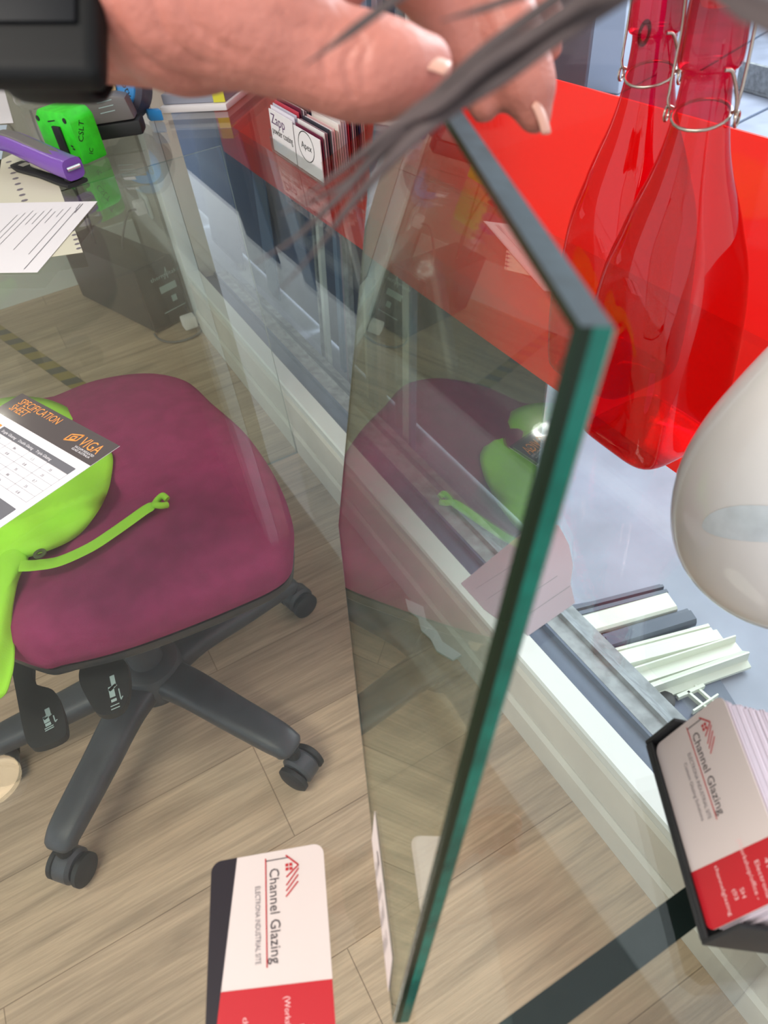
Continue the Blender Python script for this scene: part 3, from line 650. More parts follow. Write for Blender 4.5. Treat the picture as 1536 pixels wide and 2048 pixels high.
# ------------------------------------------------------------------ red swing-top bottles
def bottle(c, label, stopper_up=True):
    root = empty('red_bottle', c, label, 'bottle', 'red swing-top bottles')
    pf = [(.034, .0006), (.041, .002), (.0445, .010), (.0455, .03), (.046, .09), (.0455, .125), (.0435, .150), (.039, .172), (.032, .192), (.0255, .208), (.0205, .224), (.0172, .240), (.0152, .256), (.0148, .268), (.0175, .2705), (.0182, .276), (.0176, .290), (.0165, .303), (.0150, .309)]
    P = catmull([V((r, 0, z)) for r, z in pf], 3)
    sqf = lambda z: max(0, min(1, (.17 - z) / .12)) * .55
    g = lathe('bottle_body', [(p.x, p.z) for p in P], M_red_glass, c, root, 64, sq=sqf)
    bi = [(.003, .006), (.034, .0065), (.040, .012), (.0415, .022), (.041, .03)]
    lathe('thick_base', [(.0, .012), (.02, .010), (.038, .0045), (.039, .0015), (.0, .0012)], glass('red_base', (.93, .10, .16), r0=.04), c, root, 48, sq=lambda z: .5)
    lathe('stopper', [(.0, .300), (.010, .300), (.0125, .306), (.0145, .309), (.0160, .313), (.0160, .318), (.011, .324), (.0, .326)], M_cork, c, root, 32)
    a = math.radians(205)
    d = V((math.cos(a), math.sin(a), 0)); s = V((-d.y, d.x, 0))
    ringp = [c + V((.0168 * math.cos(t), .0168 * math.sin(t), .244 - .004 * math.cos(t - a))) for t in [i * math.pi / 10 for i in range(20)]]
    loft('wire_collar', ringp, .0011, .0011, M_steel, root, seg=8, closed=True)
    for sg in (-1, 1):
        k = tube('wire_bail', [c + s * sg * .0175 + V((0, 0, .246)), c + s * sg * .0205 + d * .002 + V((0, 0, .252)), c + s * sg * .0200 - d * .003 + V((0, 0, .285)), c + s * sg * .0185 + V((0, 0, .318)), c + s * sg * .006 + V((0, 0, .3275))], .0010, M_steel, root)
        lc_ = c + s * sg * .0200 + V((0, 0, .243))
        loft('wire_loop', [lc_ + d * (.0042 * math.cos(t)) + V((0, 0, .0042 * math.sin(t))) + s * sg * .001 for t in [i * math.pi / 6 for i in range(12)]], .0009, .0009, M_steel, root, seg=6, closed=True)
    tube('lever_wire', [c + s * .0200 + V((0, 0, .243)), c + s * .0195 + d * .004 + V((0, 0, .256)), c + s * .0165 + d * .011 + V((0, 0, .270)), c + s * .013 + d * .0145 + V((0, 0, .272))], .0011, M_steel, root)
    return root
b1 = atz(1292, 866); b1.z = DESK + .0004
nk = atz(1322, 62, DESK + .272); b2 = V((nk.x, nk.y, DESK + .0004))
if (b2 - b1).length < .095: b2 = b1 + (b2 - b1).normalized() * .096
bottle(b1, 'nearer and right-hand red glass swing-top bottle, standing beside the white vase')
bottle(b2, 'farther red glass swing-top bottle, partly behind the nearer one')

# ------------------------------------------------------------------ white vase
vc = V((.350, .178, DESK + .0006))
pf = [(.026, 0), (.034, .001), (.048, .010), (.0585, .028), (.063, .052), (.0625, .078), (.057, .105), (.048, .132), (.038, .158), (.028, .182), (.020, .205), (.015, .228), (.0145, .25), (.018, .262)]
P = catmull([V((r, 0, z)) for r, z in [(r * 1.16, z * 1.02) for r, z in pf]], 4)
vase = empty('white_vase', vc, 'glossy white teardrop glass vase at the right edge of the desk', 'vase')
lathe('vase_body', [(p.x, p.z) for p in P] + [(.0155, .262), (.012, .25), (.012, .23)], M_milk, vc, vase, 64)
lathe('clear_foot', [(.0, .0), (.03, .0), (.040, .0015), (.043, .004), (.036, .005), (.0, .005)][::-1], M_acryl, vc - V((0, 0, .0002)), vase, 48)

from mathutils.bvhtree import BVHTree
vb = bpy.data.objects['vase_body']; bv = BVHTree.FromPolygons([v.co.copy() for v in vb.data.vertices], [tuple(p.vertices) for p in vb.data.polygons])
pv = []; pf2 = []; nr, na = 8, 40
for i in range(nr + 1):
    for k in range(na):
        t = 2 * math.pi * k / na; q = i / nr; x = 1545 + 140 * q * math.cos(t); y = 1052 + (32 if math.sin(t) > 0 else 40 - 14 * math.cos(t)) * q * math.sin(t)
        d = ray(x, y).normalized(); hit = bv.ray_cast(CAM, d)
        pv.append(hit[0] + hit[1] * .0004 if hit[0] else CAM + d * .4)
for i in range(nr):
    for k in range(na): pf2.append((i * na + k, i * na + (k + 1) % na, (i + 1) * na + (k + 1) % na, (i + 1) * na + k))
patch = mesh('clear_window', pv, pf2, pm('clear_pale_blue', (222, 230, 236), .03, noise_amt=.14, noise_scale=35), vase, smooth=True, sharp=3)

# ------------------------------------------------------------------ profile samples beyond the window
def sample(a, b, wpx, segs, mat, label, z=0.0, group=None, cat='profile sample', name='profile_sample'):
    """cross-section: list of (offset,width,height) as shares of the strip's width"""
    A0, B0 = atz(*a, z), atz(*b, z); U = (B0 - A0).normalized(); L = (B0 - A0).length
    Wd = V((U.y, -U.x, 0)); Wd = Wd if Wd.dot(atz(a[0] + wpx[0], a[1] + wpx[1], z) - A0) > 0 else -Wd
    w_ = abs((atz(a[0] + wpx[0], a[1] + wpx[1], z) - A0).dot(Wd))
    pts = []
    for (u, h) in segs: pts.append(A0 + Wd * (w_ * u) + Z1 * h)
    pts = [A0 + Wd * (w_ * segs[-1][0]) + V((0, 0, .001 - z + 0 * z)), A0 + V((0, 0, .001 - z))] [::-1] + pts[::-1] if False else [A0 + V((0, 0, 0))] + pts + [A0 + Wd * (w_ * segs[-1][0])]
    # remove repeats
    q = [pts[0]]
    for p in pts[1:]:
        if (p - q[-1]).length > 1e-5: q.append(p)
    o = prism(name, q, U * L, mat); tag(o, label, cat, group); return o
bd = prism('sample_board', [atz(x, y, .001) for x, y in [(1130, 1215), (1325, 1178), (1520, 1490), (1400, 1580)]], (0, 0, .004), pm('dark_board', (84, 94, 116), .5, noise_amt=.05))
tag(bd, 'dark slate board under the frame samples on the floor beyond the window', 'board')
zb = .0055
sample((1138, 1222), (1318, 1176), (16, 32), [(0, .012), (.2, .012), (.2, .020), (.35, .020), (.35, .010), (.55, .010), (.55, .022), (.75, .022), (.75, .012), (1, .012)], M_slatepvc, 'dark ridged frame sample, farthest of the samples beyond the window', zb)
sample((1158, 1244), (1328, 1196), (20, 36), [(0, .018), (.12, .022), (.9, .022), (1, .018)], M_pvc, 'flat wide cream frame sample next to the dark ridged one', zb)
sample((1203, 1278), (1372, 1226), (14, 28), [(0, .014), (.3, .014), (.3, .020), (.9, .018), (1, .010)], M_slatepvc, 'dark smooth frame sample between the two cream ones', zb)
sample((1220, 1306), (1414, 1255), (24, 42), [(0, .012), (.12, .012), (.14, .008), (.2, .012), (.34, .012), (.36, .008), (.44, .012), (.5, .024), (.95, .024), (1, .012)], M_pvc, 'cream ribbed frame sample with a raised step', zb)
sample((1252, 1352), (1462, 1285), (18, 26), [(0, .010), (.1, .026), (.2, .026), (.3, .012), (1, .012)], M_pvc, 'cream frame sample with a thin upright flange', zb)
sample((1282, 1382), (1480, 1312), (16, 28), [(0, .016), (.45, .030), (.55, .030), (.6, .010), (1, .006)], M_pvc, 'cream stepped frame sample nearest the window sill', zb)
for i, (x, y) in enumerate([(1192, 1276), (1243, 1334), (1322, 1402)]):
    c = atz(x, y, .006); tag(lathe('rubber_foot', [(.022, 0), (.022, .006), (.016, .009)], M_black2, c, None, 24), 'black round rubber foot beside the window track near the samples', 'rubber foot', 'rubber feet at the samples')
co = atz(1405, 1412, zb)
cf = empty('frame_cutaway', co, 'small white cutaway piece of window frame lying on the dark board', 'frame sample')
U = (atz(1440, 1440, zb) - atz(1380, 1395, zb)).normalized(); W_ = V((-U.y, U.x, 0))
for (nm, a, b, w_, h_) in [('outer_wall', (-.035, -.02), (-.02, .03), .006, .010), ('outer_wall', (.02, -.03), (.035, .02), .010, .012), ('web', (-.03, .0), (.03, -.005), .004, .010), ('web', (-.03, .02), (.035, .012), .004, .008), ('web', (-.002, -.025), (.006, .03), .003, .012), ('cap', (.028, -.028), (.05, -.02), .016, .009)]:
    a, b = co + U * a[0] + W_ * a[1], co + U * b[0] + W_ * b[1]; d = (b - a); s = V((-d.y, d.x, 0)).normalized() * w_
    obox(nm, a - s / 2, d, s, V((0, 0, h_)), M_pvc, cf)

# ------------------------------------------------------------------ workshop things beyond the window
def leaning(name, y, x, w_, t, h, mat, label, cat, group=None, tilt=.25, yaw=0):
    b0 = V((x, y, 0.0)); up = V((tilt, .03, 1)).normalized(); sd = V((math.sin(yaw), math.cos(yaw), 0)); nn = up.cross(sd).normalized()
    o = obox(name, b0, sd * w_, nn * t, up * h, mat, bevel=.001, seg=1); tag(o, label, cat, group); o.location.z += .004 if nn.z >= 0 else abs(nn.z * t) + .004; return o
for i, (y, x, w_, mt, lab) in enumerate([(2.95, .72, 1.0, M_navy, 'navy blue sheet leaning farthest left beyond the window'), (2.45, .66, .34, M_bluep, 'mid blue sheet leaning in front of the navy one'), (1.92, .71, 1.0, M_navy, 'wide navy sheet leaning behind the pale grey strips'), (2.16, .675, .10, M_bluep2, 'narrow pale blue sheet leaning between the two navy sheets'),
        (0.86, .70, 1.04, M_slate2, 'slate grey sheet leaning farthest right behind the metal strips')]):
    leaning('coated_sheet', y, x, w_, .006, 1.5, mt, lab, 'sheet', tilt=.10)
sw = [.012, .030, .014, .020, .036, .012, .026, .014, .030, .018, .012]
yy = 1.22
for i in range(11):
    leaning('aluminium_strip', yy, .635 + .012 * (i % 3), sw[i], .014, 1.35, [M_bluep2, M_frame, M_alu, M_pinkish][i % 4],
            'long metal strip leaning beyond the window behind the clear card box', 'metal strip', 'metal strips leaning beyond the window', tilt=.12, yaw=.05 * (i % 3)); yy += sw[i] + .022 + .02 * (i % 2)
p0, p1 = atz(1470, 178, 0), atz(1600, 215, 0)
d = (p1 - p0).normalized(); s = V((-d.y, d.x, 0))
chn = empty('metal_channel', p0, 'grey metal channel lying on the workshop floor right of the bottles', 'channel')
obox('web', p0 + V((0, 0, .001)), d * 1.2, s * .22, V((0, 0, .012)), M_alu, chn); obox('flange', p0 + V((0, 0, .014)), d * 1.2, s * .02, V((0, 0, .10)), M_alu, chn); obox('flange', p0 + s * .2 + V((0, 0, .014)), d * 1.2, s * .02, V((0, 0, .10)), pm('dark_metal', (90, 98, 110), .4), chn)
p0 = atz(1236, 190, 0)
cbn = empty('metal_cabinet', p0, 'small pale grey box with a round emblem on the workshop floor behind the bottles', 'box')
obox('case', p0 + V((0, 0, .001)), (.35, .1, 0), (-.12, .4, 0), (0, 0, .45), pm('pale_grey_metal', (176, 182, 196), .4), cbn, bevel=.01)
pz = p0 + V((.17, .0, .25)); 
lathe('emblem', [(.035, 0), (.055, 0), (.055, .004), (.035, .004)], M_ink, p0 + V((.17, .046, .22)), cbn, 24, axis=(.27, -.95, 0))
for a, b in [((1225, 0), (1212, 165)), ((1536, 60), (1400, 140)), ((1536, 215), (1440, 262))]:
    p, q = atz(*a, .0), atz(*b, .0); d = (q - p).normalized(); s = V((-d.y, d.x, 0)) * .012
    L_ = min((q - p).length, 3.0); p = q - d * L_
    o = prism('trim_%d' % (1 + [1225, 1536, 1537].index(a[0]) + (a[1] > 100)), [p, q, q + s, p + s], (0, 0, .002), M_alu_dark); o['kind'] = 'structure'

# ------------------------------------------------------------------ clear card box
F0, F1 = V((.436, 1.262, DESK + .0006)), V((.431, 1.048, DESK + .0006)); dp = V((.125, .085, 0)); fd = (F1 - F0)
cb = empty('card_box', (F0 + F1) / 2 + dp / 2, 'clear acrylic box packed with assorted trade cards on the desk by the window', 'card box')
obox('floor_plate', F0, fd, dp, (0, 0, .002), M_acryl, cb)
obox('front_wall', F0 + V((0, 0, .0022)), fd, dp.normalized() * .002, (0, 0, .022), M_acryl, cb)
obox('back_wall', F0 + dp + V((0, 0, .0022)), fd, -dp.normalized() * .002, (0, 0, .05), M_acryl, cb)
sl = fd.normalized() * .002
obox('side_wall', F0 + V((0, 0, .0022)) + dp * .02, sl, dp * .96, (0, 0, .032), M_acryl, cb)
obox('side_wall', F1 + V((0, 0, .0022)) + dp * .02, -sl, dp * .96, (0, 0, .032), M_acryl, cb)
fn = fd.normalized(); nout = V((fn.y, -fn.x, 0)); nout = nout if nout.x < 0 else -nout
cols = [(232, 226, 226), (240, 236, 234), (222, 214, 200), (200, 60, 80), (60, 66, 110), (236, 230, 240), (150, 120, 130), (245, 240, 236), (110, 30, 60), (230, 190, 190), (205, 200, 215), (60, 60, 70)]
Hc = .062; cw = fd.length / 2 - .006
for col in range(2):
    for k in range(20):
        s = .03 + .93 * k / 20; up = Hc + random.uniform(-.004, .004) + (.004 if k in (4, 9, 14) else 0) + (.004 if col == 0 else -.002)
        o0 = F0 + fn * (.004 + col * (cw + .003)) + dp * s + V((0, 0, .0028))
        th_ = (dp * .04).length * .55
        m = pm('trade_card_%d' % ((k * 5 + col * 3) % 12), cols[(k * 5 + col * 3) % 12], .5)
        if k in (0, 5, 10): m = M_white
        cdo = obox('trade_card', o0, fn * cw, dp.normalized() * th_ * .6, V((.004, .0, up)), m)
        lab = {(0, 0): 'white trade card with purple and black powder coating lettering, front left in the clear box', (1, 0): 'white trade card with a circled logo, front right in the clear box',
               (0, 5): 'white trade card with an orange stripe and a green patch in the clear box', (1, 10): 'white trade card with a small red emblem at the back of the clear box', (1, 5): 'plain white trade card with a small blue mark in the clear box'}.get((col, k))
        fr = (o0 + V((0, 0, 0)), fn, V((.06, 0, 1)).normalized(), nout)
        fr = (o0 + nout * .0001, fn, V((.004, .0, up)).normalized(), nout)
        if (col, k) == (0, 0):
            lettering('card_logo', [('Zapp', .006, .043, .060, .022)], pm('purple_ink', (96, 56, 104), .5), cdo, fr); lettering('card_lettering', [('powder coating', .006, .028, .088, .015)], M_ink, cdo, fr)
        if (col, k) == (1, 0):
            ci = [(.045 + .030 * math.cos(i * .2618), .038 + .021 * math.sin(i * .2618)) for i in range(24)]
            lettering('card_logo', [bar(*ci[i], *ci[(i + 1) % 24], .0014) for i in range(24)] + [('Apex', .026, .034, .040, .014)], M_ink, cdo, fr)
        if (col, k) == (0, 5):
            lettering('card_stripe', [poly([(.0, .044), (cw, .040), (cw, .043), (0, .047)])], M_orange, cdo, fr); lettering('card_patch', [poly([(.045, .02), (cw, .018), (cw, .040), (.045, .042)])], M_green, cdo, fr)
        if (col, k) == (1, 10):
            lettering('card_emblem', [poly([(.042, .036), (.050, .036), (.050, .050), (.042, .050)])], M_cardred, cdo, fr); lettering('card_lettering', [('WURTH', .054, .038, .034, .012)], M_ink, cdo, fr)
        if (col, k) == (1, 5):
            lettering('card_mark', [('H', .035, .040, None, .012), bar(.048, .03, .048, .052, .001)], pm('blue_ink', (70, 80, 140), .5), cdo, fr)
        if lab: tag(cdo, lab, 'card')
        else: tag(cdo, 'one of the many thin trade cards filed upright in the clear box', 'card', 'trade cards filed in the clear box')

# ------------------------------------------------------------------ desk tools
def px_frame(P, Q, R):
    p = atz(*P); a = atz(*Q) - p; b = atz(*R) - p; b = b - a * (b.dot(a) / a.dot(a)); return p, a, b
# green tape measure: p corner, b along the front face, a into the depth
p, a, b = px_frame((171, 332), (205, 317), (98, 319)); b = b.normalized() * .105; a = a.normalized() * .052
h = height_for(p, 228)
gt = empty('tape_measure', p + a / 2 + b / 2, 'bright green scuffed tape measure standing beside the purple stapler', 'tape measure', 'tape measures on the desk')
pts = [(0, .0), (1, 0), (1, .80), (.86, 1.0), (.14, 1.0), (0, .86)]
gc = prism('case', [p + b * u + V((0, 0, .0006 + h * v)) for u, v in pts], a, M_green, gt, bevel=.006)
fnm = -a.normalized(); fr = (p + fnm * .0002, b.normalized(), Z1, fnm)
bl = b.length
obox('belt_clip', p + b * .30 + fnm * .0055 + V((0, 0, h * .12)), b * .20, a.normalized() * .005, V((0, 0, h * .62)), M_black2, gt, bevel=.0015)
for u, v in [(.10, .12), (.12, .86), (.88, .84), (.9, .1)]:
    lathe('screw', [(.0045, 0), (.0045, .0012), (.002, .0012)], M_black2, p + b * u + V((0, 0, h * v)), gt, 12, axis=fnm)
frs = (p - b.normalized() * .0003, a.normalized(), Z1, -b.normalized())
lettering('handwriting', [('CSLT', .012, .035, .034, .014, 1.1), ('IC', .022, .012, None, .011, 1.1)], M_ink, gt, frs)
lettering('handwriting', [bar(bl * .62, h * .80, bl * .40, h * .84, .002), bar(bl * .20, h * .38, bl * .14, h * .36, .003), bar(bl * .18, h * .32, bl * .12, h * .31, .003)], M_ink, gt, fr)
# grey tape
p, a, b = px_frame((196, 284), (262, 274), (205, 262)); a = a.normalized() * .088; b = b.normalized() * .045
g2 = empty('tape_measure', p + a / 2 + b / 2, 'small grey tape measure with a black base behind the green one', 'tape measure', 'tape measures on the desk')
h = height_for(p, 200)
obox('base', p + V((0, 0, .0006)), a, b, (0, 0, .026), M_black2, g2, bevel=.005)
prism('case', [p + b * .04 + a * u + V((0, 0, .028 + (h - .028) * v)) for u, v in [(-.16, 0), (.92, 0), (.84, .85), (.6, 1), (.0, .96), (-.2, .6)]], b * .92, M_greyp, g2, bevel=.005)
fnm = -b.normalized(); fr = (p + b * .04 + fnm * .0005 + V((0, 0, .028)), a.normalized(), Z1, fnm)
lettering('grip_lines', [bar(.022, .018 + i * .009, .050, .020 + i * .009, .0015) for i in range(3)], M_label, g2, fr)
# blue round tape
cbx = atz(272, 252); axv = V((-.62, -.72, .30)).normalized()
b3 = empty('tape_measure', cbx, 'large round dark tape measure with a blue handwritten face and steel hook', 'tape measure', 'tape measures on the desk')
cc = cbx + V((.0, .045, .0625))
lathe('case', [(.0, -.028), (.05, -.028), (.060, -.020), (.062, 0), (.060, .020), (.052, .027), (.0, .027)], M_greyp if False else pm('dark_grey_case', (78, 78, 92), .45), cc, b3, 40, axis=axv)
fcen = cc + axv * .0275
lathe('blue_face', [(.0, 0), (.050, 0), (.048, .0025), (.0, .0025)], M_blue, fcen, b3, 40, axis=axv)
su = V((0, 0, 1)).cross(axv).normalized(); tv = axv.cross(su).normalized(); fr = (fcen + axv * .0027, su, tv, axv)
lettering('handwriting', [('Dioty', .016, .024, .050, .018, -1.25)], M_ink, b3, fr)
obox('label_tag', fcen + axv * .003 - su * .045 + tv * .012, su * .028, tv * .024, axv * .001, M_white, b3)
obox('hook_tab', fcen + axv * .003 - su * .014 - tv * .020, su * .026, tv * .045, axv * .004, M_gold, b3)
obox('steel_hook', fcen + axv * .003 - su * .016 - tv * .036, su * .032, tv * .015, axv * .007, M_steel2, b3, bevel=.002)
obox('latch', cbx + V((.03, .0, .001)), su * .03, V((0, .02, 0)), (0, 0, .02), M_blue, b3, bevel=.003)
# stapler
pf_, pb_ = atz(158, 372), atz(36, 334); d = (pb_ - pf_); L = d.length; d.normalize(); s = V((-d.y, d.x, 0))
stp = empty('stapler', (pf_ + pb_) / 2, 'purple stapler with a black base lying in front of the green tape measure', 'stapler')
z0 = V((0, 0, .0045))
loft('base', [pf_ + z0, pf_ + d * L * .15 + z0, pf_ + d * L * .5 + z0, pf_ + d * L * .85 + z0, pf_ + d * L + z0], [.019, .020, .016, .019, .013], [.0035] * 5, M_black2, stp, power=5)
obox('anvil', pf_ + d * L * .80 - s * .008 + V((0, 0, .0082)), d * .02, s * .016, (0, 0, .001), M_steel2, stp)
bd_ = [pf_ + d * (L * -.02) + V((0, 0, .028)), pf_ + d * (L * .18) + V((0, 0, .031)), pf_ + d * (L * .5) + V((0, 0, .038)), pf_ + d * (L * .85) + V((0, 0, .045)), pf_ + d * (L * 1.05) + V((0, 0, .044)), pf_ + d * (L * 1.10) + V((0, 0, .042))]
bd_ = catmull(bd_, 5); m_ = len(bd_)
loft('body', bd_, [.018 + .002 * math.sin(i / m_ * 3) - (.008 if i > m_ - 3 else 0) for i in range(m_)], [.017 - .004 * i / m_ - (.006 if i > m_ - 3 else 0) for i in range(m_)], M_purple, stp, power=3.5)
loft('grip_inlay', [q + V((0, 0, .0135)) for q in bd_[5:-3]], [.012] * (m_ - 8), [.0025] * (m_ - 8), M_greyp, stp, power=3)
obox('magazine', pf_ + d * .012 - s * .007 + V((0, 0, .012)), d * L * .6, s * .014, V((0, 0, .008)) , M_steel2, stp)
lathe('pin', [(.004, -.012), (.004, .012)], M_steel2, pf_ - d * .004 + V((0, 0, .030)), stp, 16, axis=s)
obox('rear_post', pf_ + d * .002 - s * .012 + V((0, 0, .0085)), d * .018, s * .024, (0, 0, .014), M_black2, stp, bevel=.002)
# water bottle
wc = atz(76, 212); wc.z += .0006
wb = empty('water_bottle', wc, 'clear ribbed plastic water bottle standing behind the green tape measure', 'bottle')
pr = [(.030, 0), (.040, .004), (.044, .012)]
for i in range(9): pr += [(.045, .02 + i * .017), (.0425, .028 + i * .017)]
pr += [(.045, .18), (.040, .20), (.028, .225), (.014, .24), (.0135, .262)]
lathe('bottle_body', pr, M_water, wc, wb, 40)
lathe('cap', [(.0155, .252), (.0155, .268), (.0, .269)], M_white, wc, wb, 24)
# stacked folders with yellow tab
k0 = atz(322, 228); a = atz(455, 222) - k0; b = V((-a.y, a.x, 0)).normalized() * .22; b = b if b.y > 0 else -b
pad = obox('paper_pad', k0 + V((0, 0, .0006)), a, b, (0, 0, .012), M_white, bevel=.003); tag(pad, 'thick white paper pad lying under the grey folder by the window', 'pad')
fo = empty('grey_folder', k0 + a / 2 + b / 2 + V((0, 0, .013)), 'grey folder with a yellow tab resting on the white pad by the window', 'folder')
obox('cover', k0 + b * .05 + a * .03 + V((0, 0, .0135)), a * .93, b, (0, 0, .018), pm('folder_grey', (150, 152, 166), .5), fo, bevel=.002)
obox('tab', k0 + b * .05 + a * .80 + V((0, 0, .032)) - b.normalized() * .002, a * .17, b * .14, (0, 0, .0012), M_yellow, fo)
obox('tab_front', k0 + b * .05 + a * .80 + V((0, 0, .014)) - b.normalized() * .0022, a * .17, b.normalized() * .0012, (0, 0, .018), M_yellow, fo)

# ------------------------------------------------------------------ person: forearm and hand
def chain(pts, sub=5):
    """pixel, distance, radius rows -> capsule-like skin pieces"""
    P = [atd(x, y, d) for x, y, d, r in pts]; R = [r for *_, r in pts]; Pq = catmull(P, sub); rs = []
    for i in range(len(Pq)):
        t = i / sub; a = min(int(t), len(R) - 1); b = min(a + 1, len(R) - 1); rs.append(R[a] + (R[b] - R[a]) * (t - a))
    return Pq, rs
person = empty('person', atd(300, 0, .28), 'person\'s bare forearm and hand reaching in from upper left, gripping the glass sheet', 'person')
fingers = {
 'arm': [(-420, -20, .34, .034), (-200, -20, .32, .031), (0, -40, .300, .0275), (120, -44, .290, .0270), (230, -50, .283, .0295), (330, -70, .277, .0335), (430, -84, .275, .0345)],
 'palm': [(250, -80, .300, .030), (400, -140, .305, .036), (560, -160, .305, .034), (700, -200, .305, .026)],
 'palm2': [(330, -80, .275, .031), (480, -120, .278, .034), (600, -165, .285, .030), (720, -210, .295, .022)],
 'thumb': [(360, -45, .268, .0305), (460, -10, .258, .0262), (550, 48, .250, .0195), (625, 100, .246, .0150), (665, 122, .245, .0142), (715, 135, .244, .0146), (765, 138, .243, .0140), (815, 134, .244, .0116), (848, 130, .246, .0085)],
 'index': [(640, -180, .295, .016), (770, -110, .300, .0130), (860, -30, .305, .0118), (905, 50, .306, .0112), (945, 120, .304, .0100), (962, 175, .302, .0088), (968, 215, .300, .0055)],
 'middle': [(700, -210, .305, .016), (860, -130, .312, .0128), (965, -40, .310, .0118), (1010, 40, .304, .0112), (1036, 120, .300, .0115), (1058, 190, .298, .0102), (1070, 232, .297, .0062)],
 'ring': [(740, -240, .315, .015), (900, -170, .325, .012), (1010, -80, .325, .0108), (1052, 0, .322, .0104), (1078, 55, .320, .0100), (1094, 90, .319, .0062)],
 'pinky': [(740, -280, .325, .013), (900, -250, .335, .0105), (1020, -190, .338, .0092), (1080, -130, .337, .0088), (1100, -95, .336, .006)],
}
objs = []
for kx, pts in fingers.items():
    Pq, rs = chain(pts)
    objs.append(loft('tmp', Pq, rs, rs, M_skin, None, seg=20, up=(MR @ V((0, 0, 1)))))
    for p_, r_ in ((Pq[-1], rs[-1]), (Pq[0], rs[0])):
        prs = [(max(0, r_ * math.sin(t)), -r_ * math.cos(t)) for t in [i * math.pi / 10 for i in range(11)]]
        objs.append(lathe('tmp', prs, M_skin, p_, None, 16))
raw = join_data('raw', objs)
rm = raw.modifiers.new('r', 'REMESH'); rm.mode = 'VOXEL'; rm.voxel_size = .0016
s1 = raw.modifiers.new('s', 'SMOOTH'); s1.iterations = 9; s1.factor = .6
dg = bpy.context.evaluated_depsgraph_get(); dg.update()
hm = bpy.data.meshes.new_from_object(raw.evaluated_get(dg)); bpy.data.objects.remove(raw); hm.materials.clear()
# skin creases of the thumb joint and the heel of the hand: grooves pressed into the mesh
grooves = [([(722, 78), (700, 100), (690, 130), (694, 160), (708, 190)], 6, .0011), ([(742, 80), (728, 105), (722, 135), (728, 165)], 5, .0008), ([(668, 60), (650, 95), (645, 130), (655, 165)], 6, .0009),
           ([(215, -20), (232, 45), (265, 100), (320, 140), (400, 168)], 9, .0013), ([(300, -20), (318, 40), (350, 90), (410, 130)], 8, .0009), ([(196, 20), (204, 80), (222, 130)], 7, .0011), ([(345, -20), (372, 30), (420, 75), (480, 110)], 8, .0007),
           ([(560, 20), (590, 50), (640, 55)], 8, .0010)]
gv = [([V((p.x, p.y)) for p in catmull([V((x, y, 0)) for x, y in pts], 5)], sg, dep) for pts, sg, dep in grooves]
hm.update(); nrm = [v.normal.copy() for v in hm.vertices]
for v, nn in zip(hm.vertices, nrm):
    if nn.dot(CAM - v.co) <= 0: continue
    q = V(proj(v.co))
    if q.x > 800 or q.y > 230: continue
    for line, sg, dep in gv:
        dmin = min((q - a).length_squared for a in line)
        if dmin < (3 * sg) ** 2: v.co -= nn * (dep * math.exp(-dmin / (sg * sg)))
link('body', hm, M_skin, person, True)
def nail(px, py, dist, w_, l_, dirpx, tilt=None):
    c = atd(px, py, dist); U = (atd(px + dirpx[0], py + dirpx[1], dist) - c).normalized(); Nn = (CAM - c).normalized()
    if tilt: Nn = (Nn + tilt).normalized()
    Nn = (Nn - U * Nn.dot(U)).normalized(); S = U.cross(Nn); vs = []; fs = []; nu, nv = 8, 8
    for i in range(nu + 1):
        for j in range(nv + 1):
            u = i / nu * 2 - 1; v = j / nv * 2 - 1
            uu = u * math.sqrt(1 - .35 * v * v); vs.append(c + U * (uu * l_) + S * (v * w_) + Nn * (-.35 * w_ * v * v - .08 * l_ * u * u))
    for i in range(nu):
        for j in range(nv): a = i * (nv + 1) + j; fs.append((a, a + 1, a + nv + 2, a + nv + 1))
    o = mesh('fingernail', vs, fs, M_nail, person, smooth=True, sharp=3); m = o.modifiers.new('s', 'SOLIDIFY'); m.thickness = .0006; return o
nail(862, 112, .2385, .0045, .0060, (1, .25), MR @ V((1.8, .9, 0)))
nail(1090, 232, .2905, .0030, .0058, (.35, 1), MR @ V((1.4, 0, 0)))
# watch
wt = empty('wrist_watch', atd(90, 10, .262), 'black wrist watch with a squared case worn on the wrist at upper left', 'watch')
O = atd(84, -14, .2570); X_, Y_, Zn = MR @ V((1, 0, 0)), MR @ V((0, 1, 0)), MR @ V((0, 0, 1))
obox('case', O - X_ * .0165 - Y_ * .0245 - Zn * .006, X_ * .033, Y_ * .045, Zn * .010, M_watch, wt, bevel=.0045, seg=4)
obox('crystal', O - X_ * .011 - Y_ * .011 + Zn * .0042, X_ * .022, Y_ * .026, Zn * .0012, pm('watch_glass', (22, 24, 28), .5, spec=.15), wt, bevel=.0005)
cw_ = atd(84, -24, .2925)
rp = [cw_ + (Y_ * .0292 * math.cos(t)) + (Zn * .0300 * math.sin(t)) for t in [i * math.pi / 16 for i in range(32)]]
loft('strap', rp, .0125, .0016, M_watch, wt, seg=12, up=X_, closed=True, power=4) if False else loft('strap', rp, .0016, .0125, M_watch, wt, seg=12, up=X_, closed=True, power=4)

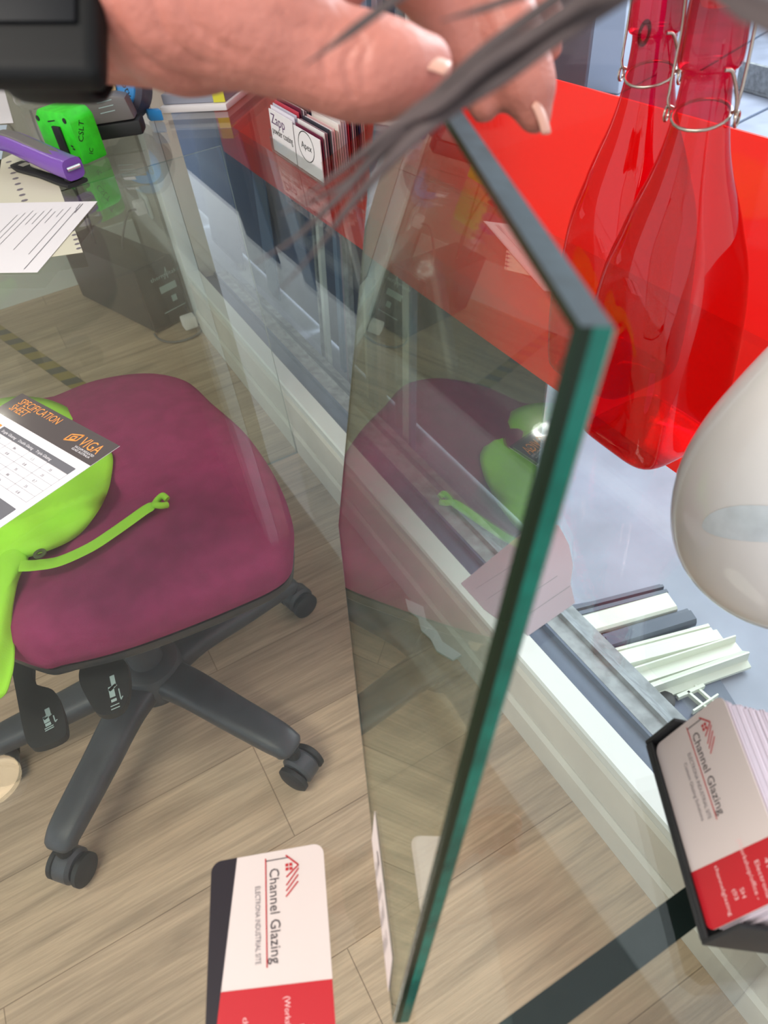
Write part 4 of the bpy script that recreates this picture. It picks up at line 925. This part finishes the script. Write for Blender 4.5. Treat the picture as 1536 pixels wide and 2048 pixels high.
# ------------------------------------------------------------------ dark arching blades
blades = empty('ornamental_grass', atd(1200, 60, .14), 'spray of long thin dark blades arching in front of the hand from upper right', 'plant')
bl_ = [
 [(1290, -60, .150), (1190, 8, .150), (1080, 62, .150), (970, 135, .152), (880, 192, .153), (790, 262, .156), (700, 368, .160), (600, 468, .165), (508, 528, .17)],
 [(1320, -60, .147), (1222, 4, .147), (1120, 70, .147), (1010, 150, .150), (880, 232, .152), (790, 312, .155), (705, 405, .160), (640, 490, .163), (556, 585, .168)],
 [(1240, -50, .142), (1150, 10, .145), (1060, 70, .147), (970, 128, .149), (880, 205, .150), (800, 245, .155), (720, 310, .158), (640, 372, .162), (570, 420, .165)],
 [(1180, -50, .150), (1080, 20, .150), (970, 100, .151), (880, 182, .153), (800, 270, .156), (720, 345, .160), (630, 400, .164), (560, 428, .168)],
 [(1080, -25, .150), (1010, 2, .150), (950, 22, .151), (880, 42, .151)],
 [(830, -30, .150), (760, 20, .151), (690, 72, .152), (610, 130, .153)],
 [(1640, 90, .12), (1560, 38, .122), (1480, 2, .124), (1400, -25, .126)]]
for i, bp_ in enumerate(bl_):
    P = catmull([atd(x, y, d) for x, y, d in bp_], 6); m_ = len(P); wm = [.0017, .0016, .0013, .0012, .0008, .0010, .0028][i]
    Wl = [max(.00012, wm * (1 - .12 * (k / m_)) * min(1, (m_ - k) / (m_ * .45))) for k in range(m_)]
    loft('blade', P, [x * 1.0 for x in Wl], [x * .45 for x in Wl], M_blade, blades, seg=8, up=MR @ V((0, 0, 1)))

# ------------------------------------------------------------------ lamps
def q_on(px, py):
    p = onp(px, py); d = ray(px, py).normalized(); r = d - n * (2 * d.dot(n)); t = (DESK - p.z) / r.z; return p + r * t, V((r.x, r.y, -r.z))
w0, rr = q_on(1085, 862); tt = (WALLY - .03 - w0.y) / rr.y; rc = w0 + rr * tt
rl = empty('ring_light', rc, 'small glowing ring lamp, seen as a bright mirrored ring in the held glass', 'lamp')
lathe('backplate', [(.0, 0), (.02, 0), (.02, .014), (.0, .014)], M_frame, rc + V((0, .0145, 0)), rl, 24, axis=(0, 1, 0))
tr = [rc + V((.036 * math.cos(t), 0, .030 * math.sin(t))) for t in [i * math.pi / 14 for i in range(28)]]
loft('glowing_ring', tr, .008, .008, pm('led', (255, 255, 250), .5, emit=((255, 255, 250), 70)), rl, seg=10, closed=True, up=(0, 1, 0))
g0 = atz(-15, 1560); rg = ray(-15, 1560); rg = V((rg.x, rg.y, -rg.z)); lp = g0 + rg * ((2.43 - DESK) / rg.z)
dl = empty('ceiling_light', lp, 'round warm ceiling downlight mirrored in the desk at the left edge', 'lamp')
lathe('trim_ring', [(.085, -.004), (.10, -.004), (.10, .019), (.085, .019)], M_frame, lp, dl, 32)
lathe('diffuser', [(.0, .002), (.084, .002), (.084, .012), (.0, .012)], pm('warm_led', (255, 236, 205), .5, emit=((255, 226, 186), 5)), lp, dl, 32)
